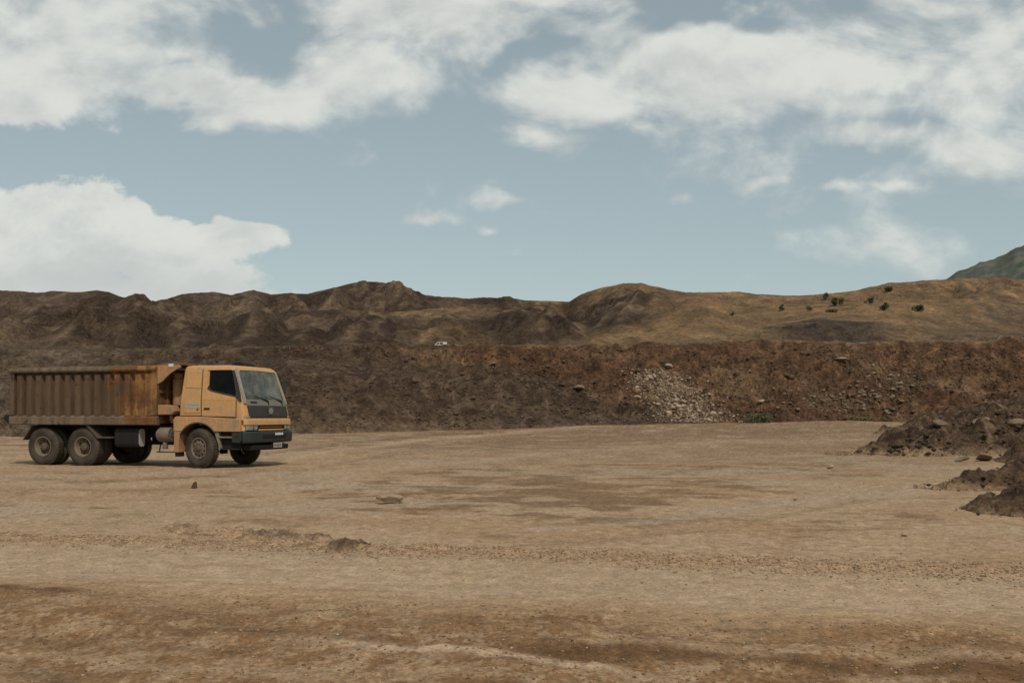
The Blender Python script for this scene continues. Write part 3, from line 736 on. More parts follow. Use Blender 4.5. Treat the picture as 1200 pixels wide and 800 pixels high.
# ================================================================== DUMPED EARTH
def heap(name, x0, x1, y0, y1, res, hf, col, label, cat, mat='heap'):
    nx = int((x1 - x0) / res); ny = int((y1 - y0) / res)
    gy_, gx_ = np.meshgrid(np.linspace(y0, y1, ny), np.linspace(x0, x1, nx), indexing='ij')
    h = hf(gx_, gy_)
    base = ground_low(gx_, gy_)
    z = base + np.where(h > .0, h, -.12 + h * .5)
    c = col(gx_, gy_, h)
    o = grid_object(name, gx_, gy_, z, c, M[mat], None)
    # drop the faces that stay under the ground
    me = o.data; bm = bmesh.new(); bm.from_mesh(me)
    dead = [v for v, hh in zip(bm.verts, h.ravel()) if hh < -.25]
    bmesh.ops.delete(bm, geom=dead, context='VERTS'); bm.to_mesh(me); bm.free()
    return tag(o, label, cat)
def hcol(x, y, h):
    n = fbm(x * .8, y * .8, 5, 501); n2 = fbm(x * 4, y * 4, 4, 507)
    c = lerpc((.052, .031, .019), (.088, .054, .031), smooth(-.4, .5, n + .4 * n2))
    c = lerpc(c, (.17, .118, .072), smooth(.35, .8, n2 - n) * .6)
    c = lerpc((.24, .16, .092), c, smooth(-.02, .22 if np.max(h) < 1.6 else .4, h + .10 * n + .05 * n2))
    return np.clip(c * (1 + .25 * n2)[..., None], .015, .4)
def bumps(x, y, lst, sharp=.55):
    h = np.full_like(x, -1.0)
    for cx, cy, a, b, ht in lst:
        d = np.sqrt(((x - cx) / a) ** 2 + ((y - cy) / b) ** 2)
        h = np.maximum(h, ht * (1 - sharp * d - (1 - sharp) * d * d))
    return h
H1 = [(a + 1.5, b, c, d, .86 * e) for a, b, c, d, e in [(13.5, 36.8, 1.9, 1.6, .62), (15.3, 38.2, 2.3, 2.2, 1.0), (17.0, 39.0, 2.4, 2.6, 1.45), (18.6, 38.4, 2.5, 2.6, 1.75), (20.4, 38.8, 2.8, 3.0, 2.25), (22.6, 39.2, 3.2, 3.2, 2.5), (25, 40, 3.5, 3.5, 2.4), (16.6, 41.6, 3, 2.6, 1.5), (19.6, 43, 4, 3, 2.1), (12.6, 36.6, 1.8, 1.2, .35), (23, 47, 5, 5, 2.7), (23.5, 50, 4.5, 4, 2.4), (27, 52, 6, 6, 3.2), (26, 57, 6, 6, 2.4), (19.4, 36.4, 2.0, 1.5, .8), (21.4, 36.6, 1.9, 1.5, .9), (14.6, 40.5, 2, 1.6, .7)]]
heap('earth_heap', 11, 34, 33.5, 62, .07,
     lambda x, y: bumps(x + .5 * fbm(x * .7, y * .7, 3, 511), y + .5 * fbm(x * .7, y * .7, 3, 515), H1) + .36 * fbm(x * .7, y * .7, 5, 521, 2.03, .55) + .12 * (ridged(x * 1.4, y * 1.4, 3, 525) - .6) - .05,
     hcol, 'long lumpy heap of dark dumped earth with rocks at the far right of the yard', 'earth heap')
H2 = [(a + .65, b, c, d, e) for a, b, c, d, e in [(8.6, 19.6, 1.2, .8, .26), (9.6, 19.9, 1.5, 1.0, .52), (10.8, 20.2, 1.9, 1.3, .85), (12.5, 20.6, 2.2, 1.5, 1.0), (14.2, 25, 2.3, 2.2, .95), (16.4, 29.5, 2.6, 2.6, 1.3), (13.2, 22.6, 1.8, 1.6, .8)]]
heap('earth_heap', 6.9, 19.5, 18, 33, .045,
     lambda x, y: bumps(x + .2 * fbm(x * 1.2, y * 1.2, 3, 531), y + .2 * fbm(x * 1.2, y * 1.2, 3, 535), H2) + .13 * fbm(x * 1.8, y * 1.8, 5, 541, 2.03, .6) + .09 * (ridged(x * 2.6, y * 2.6, 3, 545) - .6) - .03,
     hcol, 'low jagged heap of dark earth at the right edge, middle of the three heaps', 'earth heap')
H3 = [(a + .38, b, c, d, e) for a, b, c, d, e in [(7.9, 14.9, 1.5, 1.25, .50), (8.8, 15.1, 2.0, 1.5, .85), (10.2, 15.4, 2.4, 1.8, 1.15)]]
heap('earth_heap', 5.6, 13, 13, 18, .03,
     lambda x, y: bumps(x + .15 * fbm(x * 1.2, y * 1.2, 3, 551), y + .15 * fbm(x * 1.2, y * 1.2, 3, 555), H3) + .09 * fbm(x * 2.4, y * 2.4, 5, 561, 2.03, .62) + .05 * (ridged(x * 4, y * 4, 3, 565) - .6) - .04,
     hcol, 'smooth rounded heap of brown earth nearest the camera at the right edge', 'earth heap')
def ccol(x, y, h):
    n = fbm(x * 5, y * 5, 4, 571)
    return np.clip(lerpc((.34, .23, .135), (.185, .125, .076), smooth(.01, .11, h + .06 * n)) * (1 + .25 * n)[..., None], .02, .4)
def px_bumps(lst):
    r_ = []; big = lst; lst = []
    for px, py, wpx, hpx in big:
        lst.append((px, py, wpx * .9, hpx * .62))
        for _ in range(14):
            k = rnd.uniform(.2, .6); lst.append((px + rnd.gauss(0, wpx * .55), py + rnd.gauss(0, 3.0), wpx * k, hpx * k * rnd.uniform(.7, 1.25)))
    for px, py, wpx, hpx in lst:
        x, y = on_ground(px, py); k = y / F
        r_.append((x, y, wpx * k, wpx * k * .8, hpx * k))
    return r_
RB = px_bumps([(212, 622, 26, 9), (228, 630, 22, 8), (256, 636, 14, 7), (283, 628, 24, 13), (305, 630, 24, 16), (332, 630, 26, 15), (352, 634, 20, 11), (372, 633, 24, 14), (392, 637, 15, 9)])
xs = [b[0] for b in RB]; ys = [b[1] for b in RB]
heap('earth_ridge', min(xs) - .6, max(xs) + .5, min(ys) - .6, max(ys) + .6, .008,
     lambda x, y: bumps(x + .03 * fbm(x * 7, y * 7, 3, 581), y + .03 * fbm(x * 7, y * 7, 3, 585), RB, .1) + .030 * fbm(x * 11, y * 11, 5, 591, 2.03, .6) - .012,
     ccol, 'low broken ridge of scraped earth lumps along the far road edge', 'earth ridge')
CB = px_bumps([(404, 640, 26, 19), (392, 641, 18, 13), (415, 640, 18, 15)])
x_, y_ = CB[0][:2]
heap('earth_clod', x_ - .5, x_ + .5, y_ - .45, y_ + .45, .006,
     lambda x, y: 1.0 * bumps(x + .02 * fbm(x * 7, y * 7, 3, 601), y + .03 * fbm(x * 7, y * 7, 3, 605), CB, .1) + .026 * fbm(x * 13, y * 13, 5, 611, 2.03, .6) - .01,
     lambda x, y, h: np.clip(lerpc((.32, .215, .125), (.135, .092, .057), smooth(.0, .08, h)) * (1 + .25 * fbm(x * 8, y * 8, 4, 615))[..., None], .02, .4),
     'biggest dark crumbly clod of earth at the right end of the earth ridge', 'clod')
# loose lumps on the far heap
P = []; Sz = []
for _ in range(700):
    cx, cy, a, b_, ht = rnd.choice(H1[:13])
    x = rnd.gauss(cx, a * .5); y = rnd.gauss(cy - .5, b_ * .5)
    hh = float(bumps(np.array([x]), np.array([y]), H1)[0])
    if hh < -.1: continue
    s = .06 + .24 * rnd.random() ** 2.5
    P.append((x, y, max(hh, 0) + .05)); Sz.append(s)
stuff_rocks('earth_lumps', P, Sz, 'clod', 'crumbled dark lumps strewn over the long earth heap', 'earth lumps')
for lst, cnt, s0, nm, lb in ((H2, 260, .16, 'earth_crumbles', 'crumbled lumps strewn over the low jagged earth heap'), (H3, 260, .10, 'earth_crumbles', 'crumbled lumps strewn over the smooth rounded earth heap')):
    P = []; Sz = []
    for _ in range(cnt):
        cx, cy, a, b_, ht = rnd.choice(lst); x = rnd.gauss(cx - .2, a * .55); y = rnd.gauss(cy - .5 * b_, b_ * .45)
        hh = float(bumps(np.array([x]), np.array([y]), lst)[0])
        if hh < -.12: continue
        s = .015 + s0 * .8 * rnd.random() ** 4; P.append((x, y, max(hh, 0) + .02)); Sz.append(s)
    stuff_rocks(nm, P, Sz, 'clod', lb, 'earth lumps')
for px, py, s, mat, lb in ((1150, 497, .7, 'grey_rock', 'grey rock half way up the long earth heap'), (1193, 500, .7, 'grey_rock', 'pale brown boulder at the right edge on the long earth heap'),
                      (1100, 499, .6, 'grey_rock', 'flat light rock on the crest of the long earth heap'), (1172, 487, .5, 'brown_rock', 'brown rock near the top of the long earth heap'), (1052, 526, .5, 'clod', 'dark clod at the left tip of the long earth heap')):
    best = None
    for y in np.arange(34.5, 43, .1):
        x = U(px) * y; h = float(bumps(np.array([x]), np.array([y]), H1)[0])
        if h > 0 and h >= CZ + V(py) * y: best = (x, y, h); break
    if best is None: best = (U(px) * 38, 38, CZ + V(py) * 38)
    rock('heap_rock', (best[0], best[1], best[2] + .12), s, mat, lb, 'rock', None, None, (1.3, .9, .65))

# ================================================================== PLANTS
def leaves(rad, hgt, n, size, seed, spread=1.0):
    r = random.Random(seed); mb = MB()
    cl = [(r.gauss(0, .38) * rad, r.gauss(0, .38) * rad, hgt * r.uniform(.32, .85), r.uniform(.28, .5)) for _ in range(9)]
    for _ in range(n):
        cx, cy, cz, cr = r.choice(cl)
        d = Vector((r.gauss(0, 1), r.gauss(0, 1), r.gauss(0, .8))); d.normalize(); d *= cr * rad * r.random() ** .4
        p = Vector((cx, cy, max(.08 * hgt, cz))) + d
        p.z = max(.04 * hgt, min(hgt, p.z))
        a = Vector((r.gauss(0, 1), r.gauss(0, 1), r.gauss(0, 1))).normalized(); b = a.orthogonal().normalized()
        s = size * r.uniform(.6, 1.3)
        mb.add([p - a * s - b * s * .2, p + b * s * .55, p + a * s, p - b * s * .55], [(0, 1, 2, 3)])
    return mb
def shrub(px, py, wpx, hpx, mat, label, seed, name='shrub'):
    x, y, z = hill_hit(px, py); k = y / F
    rad, h = wpx * k / 2, hpx * k
    t = empty(name, (x, y, z - .1)); tag(t, label, 'shrub', 'shrubs on the tan hillside')
    r = random.Random(seed); st = MB()
    for i in range(5):
        a = r.uniform(0, 6.28); d = rad * r.uniform(.2, .6)
        st.tube([(0, 0, 0), (math.cos(a) * d * .4, math.sin(a) * d * .4, h * .35), (math.cos(a) * d, math.sin(a) * d, h * .75)], [.10, .07, .03], 5)
    st.build('stem', M['twig'], t)
    o = leaves(rad * 1.12, h * 1.1, 900, rad * .12 + .05, seed).build('crown', M[mat], t, 0, 0)
for i, a in enumerate([
    (967, 352, 8, 10, 'leaf_grey', 'grey green upright shrub on the skyline of the tan hill, leftmost of the cluster'),
    (978.5, 358.5, 13, 9.5, 'leaf_dark', 'broad dark shrub just below the grey skyline shrub'),
    (1018.5, 357, 10, 8.5, 'leaf_olive', 'olive round shrub half way up the tan hill, between two dark shrubs'),
    (1037, 363.5, 12, 8.5, 'leaf_dark', 'dark dense shrub lowest in the middle of the tan hill'),
    (1077, 365, 12, 7.5, 'leaf_dark', 'dark squat shrub farthest right on the tan hill'),
    (1041, 342, 9, 5.5, 'leaf_dark', 'small dark shrub highest on the tan hill near its skyline'),
    (917, 364, 8, 8, 'leaf_olive', 'small olive shrub farthest left on the tan hill'),
    (948, 364, 8, 5.5, 'leaf_dry', 'small dry brown shrub left of the dark shrub pair'),
    (974, 366, 14, 3.5, 'leaf_dry', 'low wide brown scrub under the dark shrub pair'),
    (858, 370, 5, 5, 'leaf_dry', 'tiny brown scrub alone on the left tan slope')]): shrub(*a, seed=700 + i)
# weeds at the foot of the scree
def weed(px, py, wpx, hpx, label, mat, seed, n=500):
    y = 83.0; x = U(px) * y; z = gz(x, y); k = y / F
    t = empty('weed', (x, y, z)); tag(t, label, 'weed')
    st = MB(); r = random.Random(seed)
    for i in range(8):
        a = r.uniform(0, 6.28); d = wpx * k * .4 * r.random()
        st.tube([(math.cos(a) * d * .5, math.sin(a) * d * .3, 0), (math.cos(a) * d, math.sin(a) * d * .6, hpx * k * r.uniform(.5, .9))], [.02, .01], 4)
    st.build('stem', M['twig'], t)
    leaves(wpx * k / 2, hpx * k, n, .10, seed).build('foliage', M[mat], t, 0, 0)
weed(892, 500, 40, 10, 'low dull green weed patch at the foot of the embankment by the scree', 'leaf_green', 801, 900)
weed(1010, 490, 26, 5, 'low dry tuft on the sandy rise right of the green weed', 'leaf_dry', 803, 300)

# ================================================================== TIPPER LORRY
T = empty('dump_truck', (TRUCK[0], TRUCK[1], 0.0), TYAW)
tag(T, 'dusty yellow tipper lorry with rusty ribbed dump body standing on the dirt yard', 'truck')
YS = 1.22
def wheel(x, y0, y1, out, rear):
    """y0..y1 tyre width; out = -1 when the outer face looks to -y"""
    w = y1 - y0; yc_ = (y0 + y1) / 2; r = .535; h = w / 2
    pr = [(.285, -h * .80), (.33, -h * .97), (.43, -h * 1.0), (.485, -h * .93), (.515, -h * .74), (r, -h * .60), (r, h * .60), (.515, h * .74), (.485, h * .93), (.43, h * 1.0), (.33, h * .97), (.285, h * .80)]
    mb = MB().lathe(pr, (0, 0, 0), 'y', 56)
    n = 44
    for i in range(n):
        a = 2 * math.pi * i / n
        for s in (-1, 1):
            bx = MB().box(-.024, .024, (.02 if s > 0 else -.62 * h * 1.12), (.62 * h * 1.12 if s > 0 else -.02), r - .012, r + .014)
            a2 = a + (.5 * math.pi / n if s > 0 else -.5 * math.pi / n)
            mb.add([(p[0] * math.cos(a2) + p[2] * math.sin(a2), p[1], -p[0] * math.sin(a2) + p[2] * math.cos(a2)) for p in bx.v], bx.f)
    o = mb.build('wheel', M['rubber'], T); o.location = (x, yc_, r + .006)
    f = out * h
    if rear:   # deep dish of the outer twin
        rp = [(.288, f * .86), (.292, f * .93), (.270, f * .95), (.255, f * .80), (.225, f * .15), (.215, -f * .05), (.10, -f * .1), (.0, -f * .1)]
        hp = [(.0, f * .75), (.085, f * .75), (.105, f * .66), (.112, f * .3), (.135, f * .2), (.14, -f * .12)]
    else:
        rp = [(.288, f * .86), (.292, f * .95), (.268, f * .97), (.258, f * .80), (.235, f * .62), (.20, f * .78), (.125, f * .84), (.0, f * .84)]
        hp = [(.0, f * 1.14), (.06, f * 1.14), (.078, f * 1.06), (.085, f * .9), (.10, f * .85), (.105, f * .8)]
    rim = MB().lathe(rp, (0, 0, 0), 'y', 48).build('rim', M['rim'], o)
    hub = MB().lathe(hp, (0, 0, 0), 'y', 24)
    for i in range(10):
        a = 2 * math.pi * i / 10; rr = .135 if not rear else .165
        ny = f * .80 if not rear else -f * .05
        hub.lathe([(0, out * .035), (.014, out * .035), (.014, -.01 * out)], (rr * math.cos(a), ny, rr * math.sin(a)), 'y', 6)
    hub.build('hub', M['hub'], o)
    if not rear:
        hl = MB()
        for i in range(10):
            a = 2 * math.pi * (i + .5) / 10
            hl.lathe([(0, out * .004), (.026, out * .004), (.030, -out * .01)], (.205 * math.cos(a), f * .775, .205 * math.sin(a)), 'y', 12)
        hl.build('vent_hole', M['dark_hole'], o)
    else:
        hl = MB()
        for i in range(8):
            a = 2 * math.pi * (i + .5) / 8
            hl.lathe([(0, out * .006), (.030, out * .006), (.034, -out * .01)], (.188 * math.cos(a), -f * .055, .188 * math.sin(a)), 'y', 12)
        hl.build('vent_hole', M['dark_hole'], o)
    return o
AX = (0.0, -3.85, -5.24)
for s in (-1, 1):
    a, b_ = sorted((s * YS, s * (YS - .31)))
    o = wheel(AX[0], a, b_, s, False); o.rotation_euler = (0, 0, R(-12))
    for ax in AX[1:]:
        a, b_ = sorted((s * YS, s * (YS - .29))); wheel(ax, a, b_, s, True)
        a, b_ = sorted((s * (YS - .34), s * (YS - .63))); wheel(ax, a, b_, s, True)
# chassis
mb = MB()
for s in (-1, 1):
    y0, y1 = sorted((s * .40, s * .47)); mb.box(-6.15, 1.15, y0, y1, .80, 1.04)
    mb.box(-6.05, -.95, *sorted((s * .44, s * .54)), 1.05, 1.16)
for x in (-5.9, -4.5, -3.0, -1.6, -.4, .9): mb.box(x - .06, x + .06, -.40, .40, .84, 1.0)
mb.build('chassis_frame', M['chassis'], T, .01)
for ax in AX:
    mb = MB().tube([(ax, -.9, .535), (ax, .9, .535)], .075, 12)
    if ax < -1: mb.lathe([(0, -.22), (.12, -.20), (.21, -.08), (.23, 0), (.21, .08), (.12, .20), (0, .22)], (ax, 0, .54), 'x', 20)
    mb.build('axle', M['chassis'], T)
MB().tube([(-3.6, 0, .56), (-.6, 0, .75)], .05, 10).build('drive_shaft', M['chassis'], T)
for s in (-1, 1):
    mb = MB()
    for k in range(5):
        mb.box(-5.2 + k * .09, -3.9 - k * .09, *sorted((s * .52, s * .60)), .66 + k * .028, .682 + k * .028)
    mb.build('leaf_spring', M['chassis'], T)
    mb = MB()
    for k in range(4):
        mb.box(-.62 + k * .1, .62 - k * .1, *sorted((s * .42, s * .50)), .64 + k * .025, .66 + k * .025)
    mb.build('leaf_spring', M['chassis'], T)
MB().box(-.5, .95, -.36, .36, .55, 1.25).box(-1.3, -.5, -.22, .22, .6, 1.0).build('engine', M['chassis'], T, .03)

# dump body -------------------------------------------------------
BX0, BX1, BZ0, BZ1 = -6.36, -1.34, 1.17, 2.82
body = empty('dump_body', (0, 0, 0)); body.parent = T
fl = MB().box(BX0 + .05, BX1, -1.15, 1.15, 1.22, 1.30)
for x in np.linspace(BX0 + .4, BX1 - .3, 9): fl.box(x - .04, x + .04, -1.1, 1.1, 1.162, 1.22)
fl.build('floor', M['bed'], body)
for s in (-1, 1):
    sd = MB().box(BX0 + .03, BX1, *sorted((s * 1.13, s * 1.155)), 1.43, 2.69)
    side = sd.build('side_wall', M['bed'], body)
    rb = MB(); xs_ = np.linspace(-6.02, -1.62, 14)
    for i, x in enumerate(xs_):
        w0, w1 = .112, .085; ya, yb_ = s * 1.153, s * 1.262
        top = 2.665
        vs = []
        for z, ww in ((1.43, 1.0), (2.57, 1.0), (top, .5)):
            yo = yb_ if z < 2.6 else s * 1.165
            vs += [(x - w0, ya, z), (x - w1 * ww, yo, z), (x + w1 * ww, yo, z), (x + w0, ya, z)]
        rb.add(vs, [(0, 1, 5, 4), (1, 2, 6, 5), (2, 3, 7, 6), (4, 5, 9, 8), (5, 6, 10, 9), (6, 7, 11, 10), (8, 9, 10, 11), (3, 2, 1, 0)])
    rb.build('side_rib', M['bed'], side, 0, 20)
    MB().prism([(s * 1.12, 2.69), (s * 1.31, 2.665), (s * 1.335, 2.72), (s * 1.31, 2.81), (s * 1.13, 2.83)], BX0, BX1 + .02, 'x').build('top_rail', M['bed_ledge'], side, .012)
    MB().prism([(s * 1.14, 1.165), (s * 1.265, 1.165), (s * 1.285, 1.19), (s * 1.285, 1.40), (s * 1.20, 1.44), (s * 1.14, 1.44)], BX0 - .02, BX1 + .02, 'x').build('bottom_rail', M['bed_ledge'], side, .012)
    # corner posts
    MB().box(BX0 - .005, BX0 + .15, *sorted((s * 1.17, s * 1.272)), 1.442, 2.688).build('rear_post', M['bed'], side, .012)
    MB().box(BX1 - .19, BX1 + .012, *sorted((s * 1.17, s * 1.274)), 1.442, 2.688).build('front_post', M['bed'], side, .012)
    # hinge ears at the rear
    MB().prism([(BX0 - .12, 2.73), (BX0 - .10, 2.83), (BX0 + .05, 2.87), (BX0 + .28, 2.835), (BX0 + .30, 2.70), (BX0 - .02, 2.69)], *sorted((s * 1.20, s * 1.295)), 'y').build('hinge_ear', M['bed'], side, .015)
    MB().prism([(BX0 - .22, 1.40), (BX0 - .14, 1.46), (BX0 + .0, 1.44), (BX0 + .0, 1.20), (BX0 - .10, 1.22), (BX0 - .24, 1.33)], *sorted((s * 1.18, s * 1.262)), 'y').build('latch_hook', M['chassis'], side, .015)
# bulkhead with reinforcing bars and the curved cab guard on its side plates
bh = MB().box(BX1 - .05, BX1 - .01, -1.16, 1.16, 1.3, 2.80)
for y in (-.8, -.4, 0, .4, .8): bh.box(BX1 - .01, BX1 + .07, y - .05, y + .05, 1.45, 2.62)
for z in (1.6, 2.1): bh.box(BX1 - .008, BX1 + .05, -1.14, 1.14, z - .045, z + .045)
bulk = bh.build('bulkhead', M['bed'], body)
MB().prism([(BX1 + .02, 2.79), (BX1 + .03, 2.83), (-.9, 2.865), (-.56, 2.875), (-.545, 2.82), (-.6, 2.815), (-.9, 2.81)], -1.24, 1.24, 'y').build('cab_guard', M['bed'], bulk, .012)
for s in (-1, 1):
    MB().prism([(BX1 + .012, 2.812), (-.60, 2.835), (-.575, 2.76), (-.72, 2.70), (-.90, 2.60), (-1.05, 2.48), (-1.16, 2.38), (BX1 + .012, 2.30)], *sorted((s * 1.195, s * 1.245)), 'y').build('guard_gusset', M['yellow_dusty'], bulk, .008)
    MB().prism([(BX1 + .012, 1.45), (-.86, 1.46), (-.80, 1.56), (-.88, 1.70), (-1.1, 1.73), (BX1 + .012, 1.73)], *sorted((s * .9, s * 1.235)), 'y').build('front_bracket', M['yellow_dusty'], bulk, .02)
MB().box(-.95, -.80, -1.262, -1.247, 2.775, 2.86).build('marker_plate', M['white_paint'], bulk, .004)
MB().lathe([(0, 1.72), (.16, 1.72), (.16, 2.45), (.13, 2.46), (.13, 2.62), (0, 2.62)], (-1.08, -.62, 0), 'z', 20).build('hoist_cylinder', M['yellow_dusty'], T)
# tailgate
tg = MB().box(BX0 - .05, BX0, -1.13, 1.13, 1.25, 2.72)
for y in (-.9, -.45, 0, .45, .9): tg.box(BX0 - .11, BX0 - .05, y - .05, y + .05, 1.3, 2.66)
for z in (1.3, 2.0, 2.66): tg.box(BX0 - .10, BX0 - .052, -1.12, 1.12, z - .04, z + .04)
tg.build('tailgate', M['bed'], body, .01)
# load inside, well below the rails
# mudguards
for s in (-1, 1):
    ya, yb_ = sorted((s * 1.235, s * .58))
    MB().prism([(-5.58, 1.155), (-5.66, 1.155), (-5.93, .74), (-5.90, .72), (-5.62, 1.11)], ya, yb_, 'y').build('mud_flap', M['hub'], T)
    MB().prism([(-3.74, 1.16), (-3.62, 1.16), (-3.30, .83), (-2.88, .83), (-2.88, .79), (-3.34, .79), (-3.68, 1.11)], ya, yb_, 'y').build('mudguard', M['hub'], T, .006)
# tanks and drums
def rrect(y0, y1, z0, z1, r, n=4):
    P_ = []
    for cx, cz, a0 in ((y1 - r, z1 - r, 0), (y0 + r, z1 - r, 90), (y0 + r, z0 + r, 180), (y1 - r, z0 + r, 270)):
        for i in range(n + 1):
            a = R(a0 + 90 * i / n); P_.append((cx + r * math.cos(a), cz + r * math.sin(a)))
    return P_
ft = MB().prism(rrect(-1.14, -.84, .54, 1.08, .10), -2.82, -2.03, 'x').build('fuel_tank', M['chassis'], T, .01)  # dark finish paints in the dump body's shade on the tank side
MB().prism(rrect(-1.12, -.86, .56, 1.06, .10), -2.030, -2.012, 'x').build('lit_end_cap', M['plate'], ft, .006)  # pale finish paints in sunlight on the tank's front end
mb = MB()
for x in (-2.6, -2.25): mb.prism(rrect(-1.15, -.83, .53, 1.09, .11), x - .025, x + .025, 'x')
mb.build('strap', M['chassis'], ft)
MB().prism(rrect(.62, 1.1, .56, 1.05, .06), -2.9, -1.6, 'x').build('battery_box', M['chassis'], T, .01)
ac = MB().lathe([(0, -.42), (.17, -.42), (.205, -.37), (.205, -.03), (.19, 0.0), (0, .004)], (-1.03, -.98, .90), 'x', 28).build('air_cleaner', M['steel'], T)
mb = MB().lathe([(.06, .012), (.075, .014), (.075, .0)], (-1.03, -.98, .90), 'x', 20)
for i in range(12):
    a = i * math.pi / 6; mb.lathe([(0, .016), (.012, .016), (.012, 0)], (-1.03, -.98 + .165 * math.cos(a), .90 + .165 * math.sin(a)), 'x', 6)
mb.build('cover_bolt', M['hub'], ac)
MB().lathe([(0, -.1), (.065, -.1), (.075, -.08), (.075, .08), (.06, .1), (0, .1)], (-1.22, -1.02, .60), 'z', 16).build('air_drier', M['steel'], T)
MB().box(-1.42, -.83, -1.16, -1.06, .40, .445).build('step_bar', M['hub'], T, .008)
MB().tube([(-1.36, -1.1, .44), (-1.36, -1.0, .78)], .02, 6).build('step_bracket', M['chassis'], T)
MB().tube([(-1.45, .95, .9), (-1.2, 1.0, 1.2), (-1.05, 1.0, 1.6), (-1.05, 1.0, 2.6)], .07, 10).build('exhaust_stack', M['chassis'], T)
MB().box(-1.6, -.85, -.55, .9, .62, 1.04).build('gearbox', M['chassis'], T, .03)

# cab ---------------------------------------------------------------
LV = [(1.30, -.66, 1.47, 1.200), (1.47, -.66, 1.46, 1.200), (1.85, -.635, 1.375, 1.200), (2.30, -.585, 1.225, 1.158), (2.66, -.545, 1.105, 1.124), (2.75, -.53, 1.05, 1.10), (2.795, -.50, .97, 1.05), (2.815, -.42, .84, .95)]
def lvl(z):
    zs = [l[0] for l in LV]; return [float(np.interp(z, zs, [l[i] for l in LV])) for i in (1, 2, 3)]
def ring(z, inset=0.0):
    xr, xf, w = lvl(z); xr += inset; xf -= inset; w -= inset
    P_ = []
    def corner(cx, cy, rx, ry, a0, n):
        for i in range(n + 1):
            a = R(a0 + 90 * i / n); P_.append((cx + rx * math.cos(a), cy + ry * math.sin(a)))
    fx, fy = .17, .16; b_ = .07
    corner(xf - fx, w - fy, fx - .035, fy, 0, 6)      # front left, small crown in plan
    corner(xr + b_, w - b_, b_, b_, 90, 3)
    corner(xr + b_, -w + b_, b_, b_, 180, 3)
    corner(xf - fx, -w + fy, fx - .035, fy, 270, 6)
    n = 8
    for i in range(1, n):
        t = -1 + 2 * i / n; P_.append((xf - .035 * abs(t) ** 2, t * (w - fy)))
    return P_
def yside(z): return lvl(z)[2]
def front_x(y, z, inset=0.0):
    xr, xf, w = lvl(z); w -= .0; fx, fy = .17, .16; t = abs(y)
    if t <= w - fy: return xf - .035 * (t / (w - fy)) ** 2 - inset
    k = min(1, (t - (w - fy)) / fy); return xf - fx + (fx - .035) * math.sqrt(max(0, 1 - k * k)) - inset
def loft(inset, flip=False, zs=None):
    vs = []; fs = []; zs = zs or [l[0] for l in LV]
    rings = [ring(z, inset) for z in zs]; n = len(rings[0])
    for k, (z, rg) in enumerate(zip(zs, rings)):
        zz_ = z - (inset if k >= len(zs) - 2 else 0) + (inset if k == 0 else 0)
        vs += [(p[0], p[1], zz_) for p in rg]
    for k in range(len(zs) - 1):
        for i in range(n):
            fs.append((k * n + i, k * n + (i + 1) % n, (k + 1) * n + (i + 1) % n, (k + 1) * n + i))
    fs.append(tuple(range(n - 1, -1, -1))); top = (len(zs) - 1) * n; fs.append(tuple(range(top, top + n)))
    if flip: fs = [f[::-1] for f in fs]
    return vs, fs
zz_l = [1.30, 1.47, 1.62, 1.80, 1.85, 2.0, 2.15, 2.30, 2.45, 2.58, 2.66, 2.72, 2.75, 2.78, 2.795, 2.815]
mb = MB(); mb.add(*loft(0.0, False, zz_l)); mb.add(*loft(.045, True, zz_l))
me = bpy.data.meshes.new('cab'); me.from_pydata(mb.v, [], mb.f)
cab_tmp = bpy.data.objects.new('cab_tmp', me); COL.objects.link(cab_tmp)
WIN = [(.27, 2.655), (.265, 2.24), (.30, 2.165), (.38, 2.125), (.75, 2.045), (1.12, 1.965), (1.15, 1.985), (1.11, 2.20), (1.005, 2.60), (.985, 2.65), (.95, 2.665), (.30, 2.67)]
WSC = [(-1.02, 1.80), (-.95, 1.775), (0, 1.755), (.95, 1.775), (1.02, 1.80), (.965, 2.60), (.91, 2.675), (0, 2.69), (-.91, 2.675), (-.965, 2.60)]
def cutter(poly, a, b, axis):
    mb = MB().prism(poly, a, b, axis); o = mb.build('cutter', M['interior'], None, 0, 0); return o
cuts = [cutter(WIN, -1.5, 1.5, 'y'), cutter(WSC, .80, 1.9, 'x')]
for c_ in cuts:
    md = cab_tmp.modifiers.new('b', 'BOOLEAN'); md.operation = 'DIFFERENCE'; md.object = c_; md.solver = 'EXACT'
dg = bpy.context.evaluated_depsgraph_get(); dg.update()
me2 = bpy.data.meshes.new_from_object(cab_tmp.evaluated_get(dg)); me2.name = 'cab'
for c_ in cuts: bpy.data.objects.remove(c_)
bpy.data.objects.remove(cab_tmp)
me2.materials.clear(); me2.materials.append(M['yellow']); me2.materials.append(M['interior'])
for p in me2.polygons:
    c_ = p.center; p.material_index = 0
    xr, xf, w = lvl(c_.z)
    inside = (abs(c_.y) < w - .035 and c_.x < front_x(c_.y, min(c_.z, 2.8)) - .03 and c_.x > xr + .035 and c_.z < 2.765)
    if inside: p.material_index = 1
me2.polygons.foreach_set('use_smooth', [True] * len(me2.polygons)); me2.set_sharp_from_angle(angle=R(32))
cab = bpy.data.objects.new('cab', me2); COL.objects.link(cab); cab.parent = T

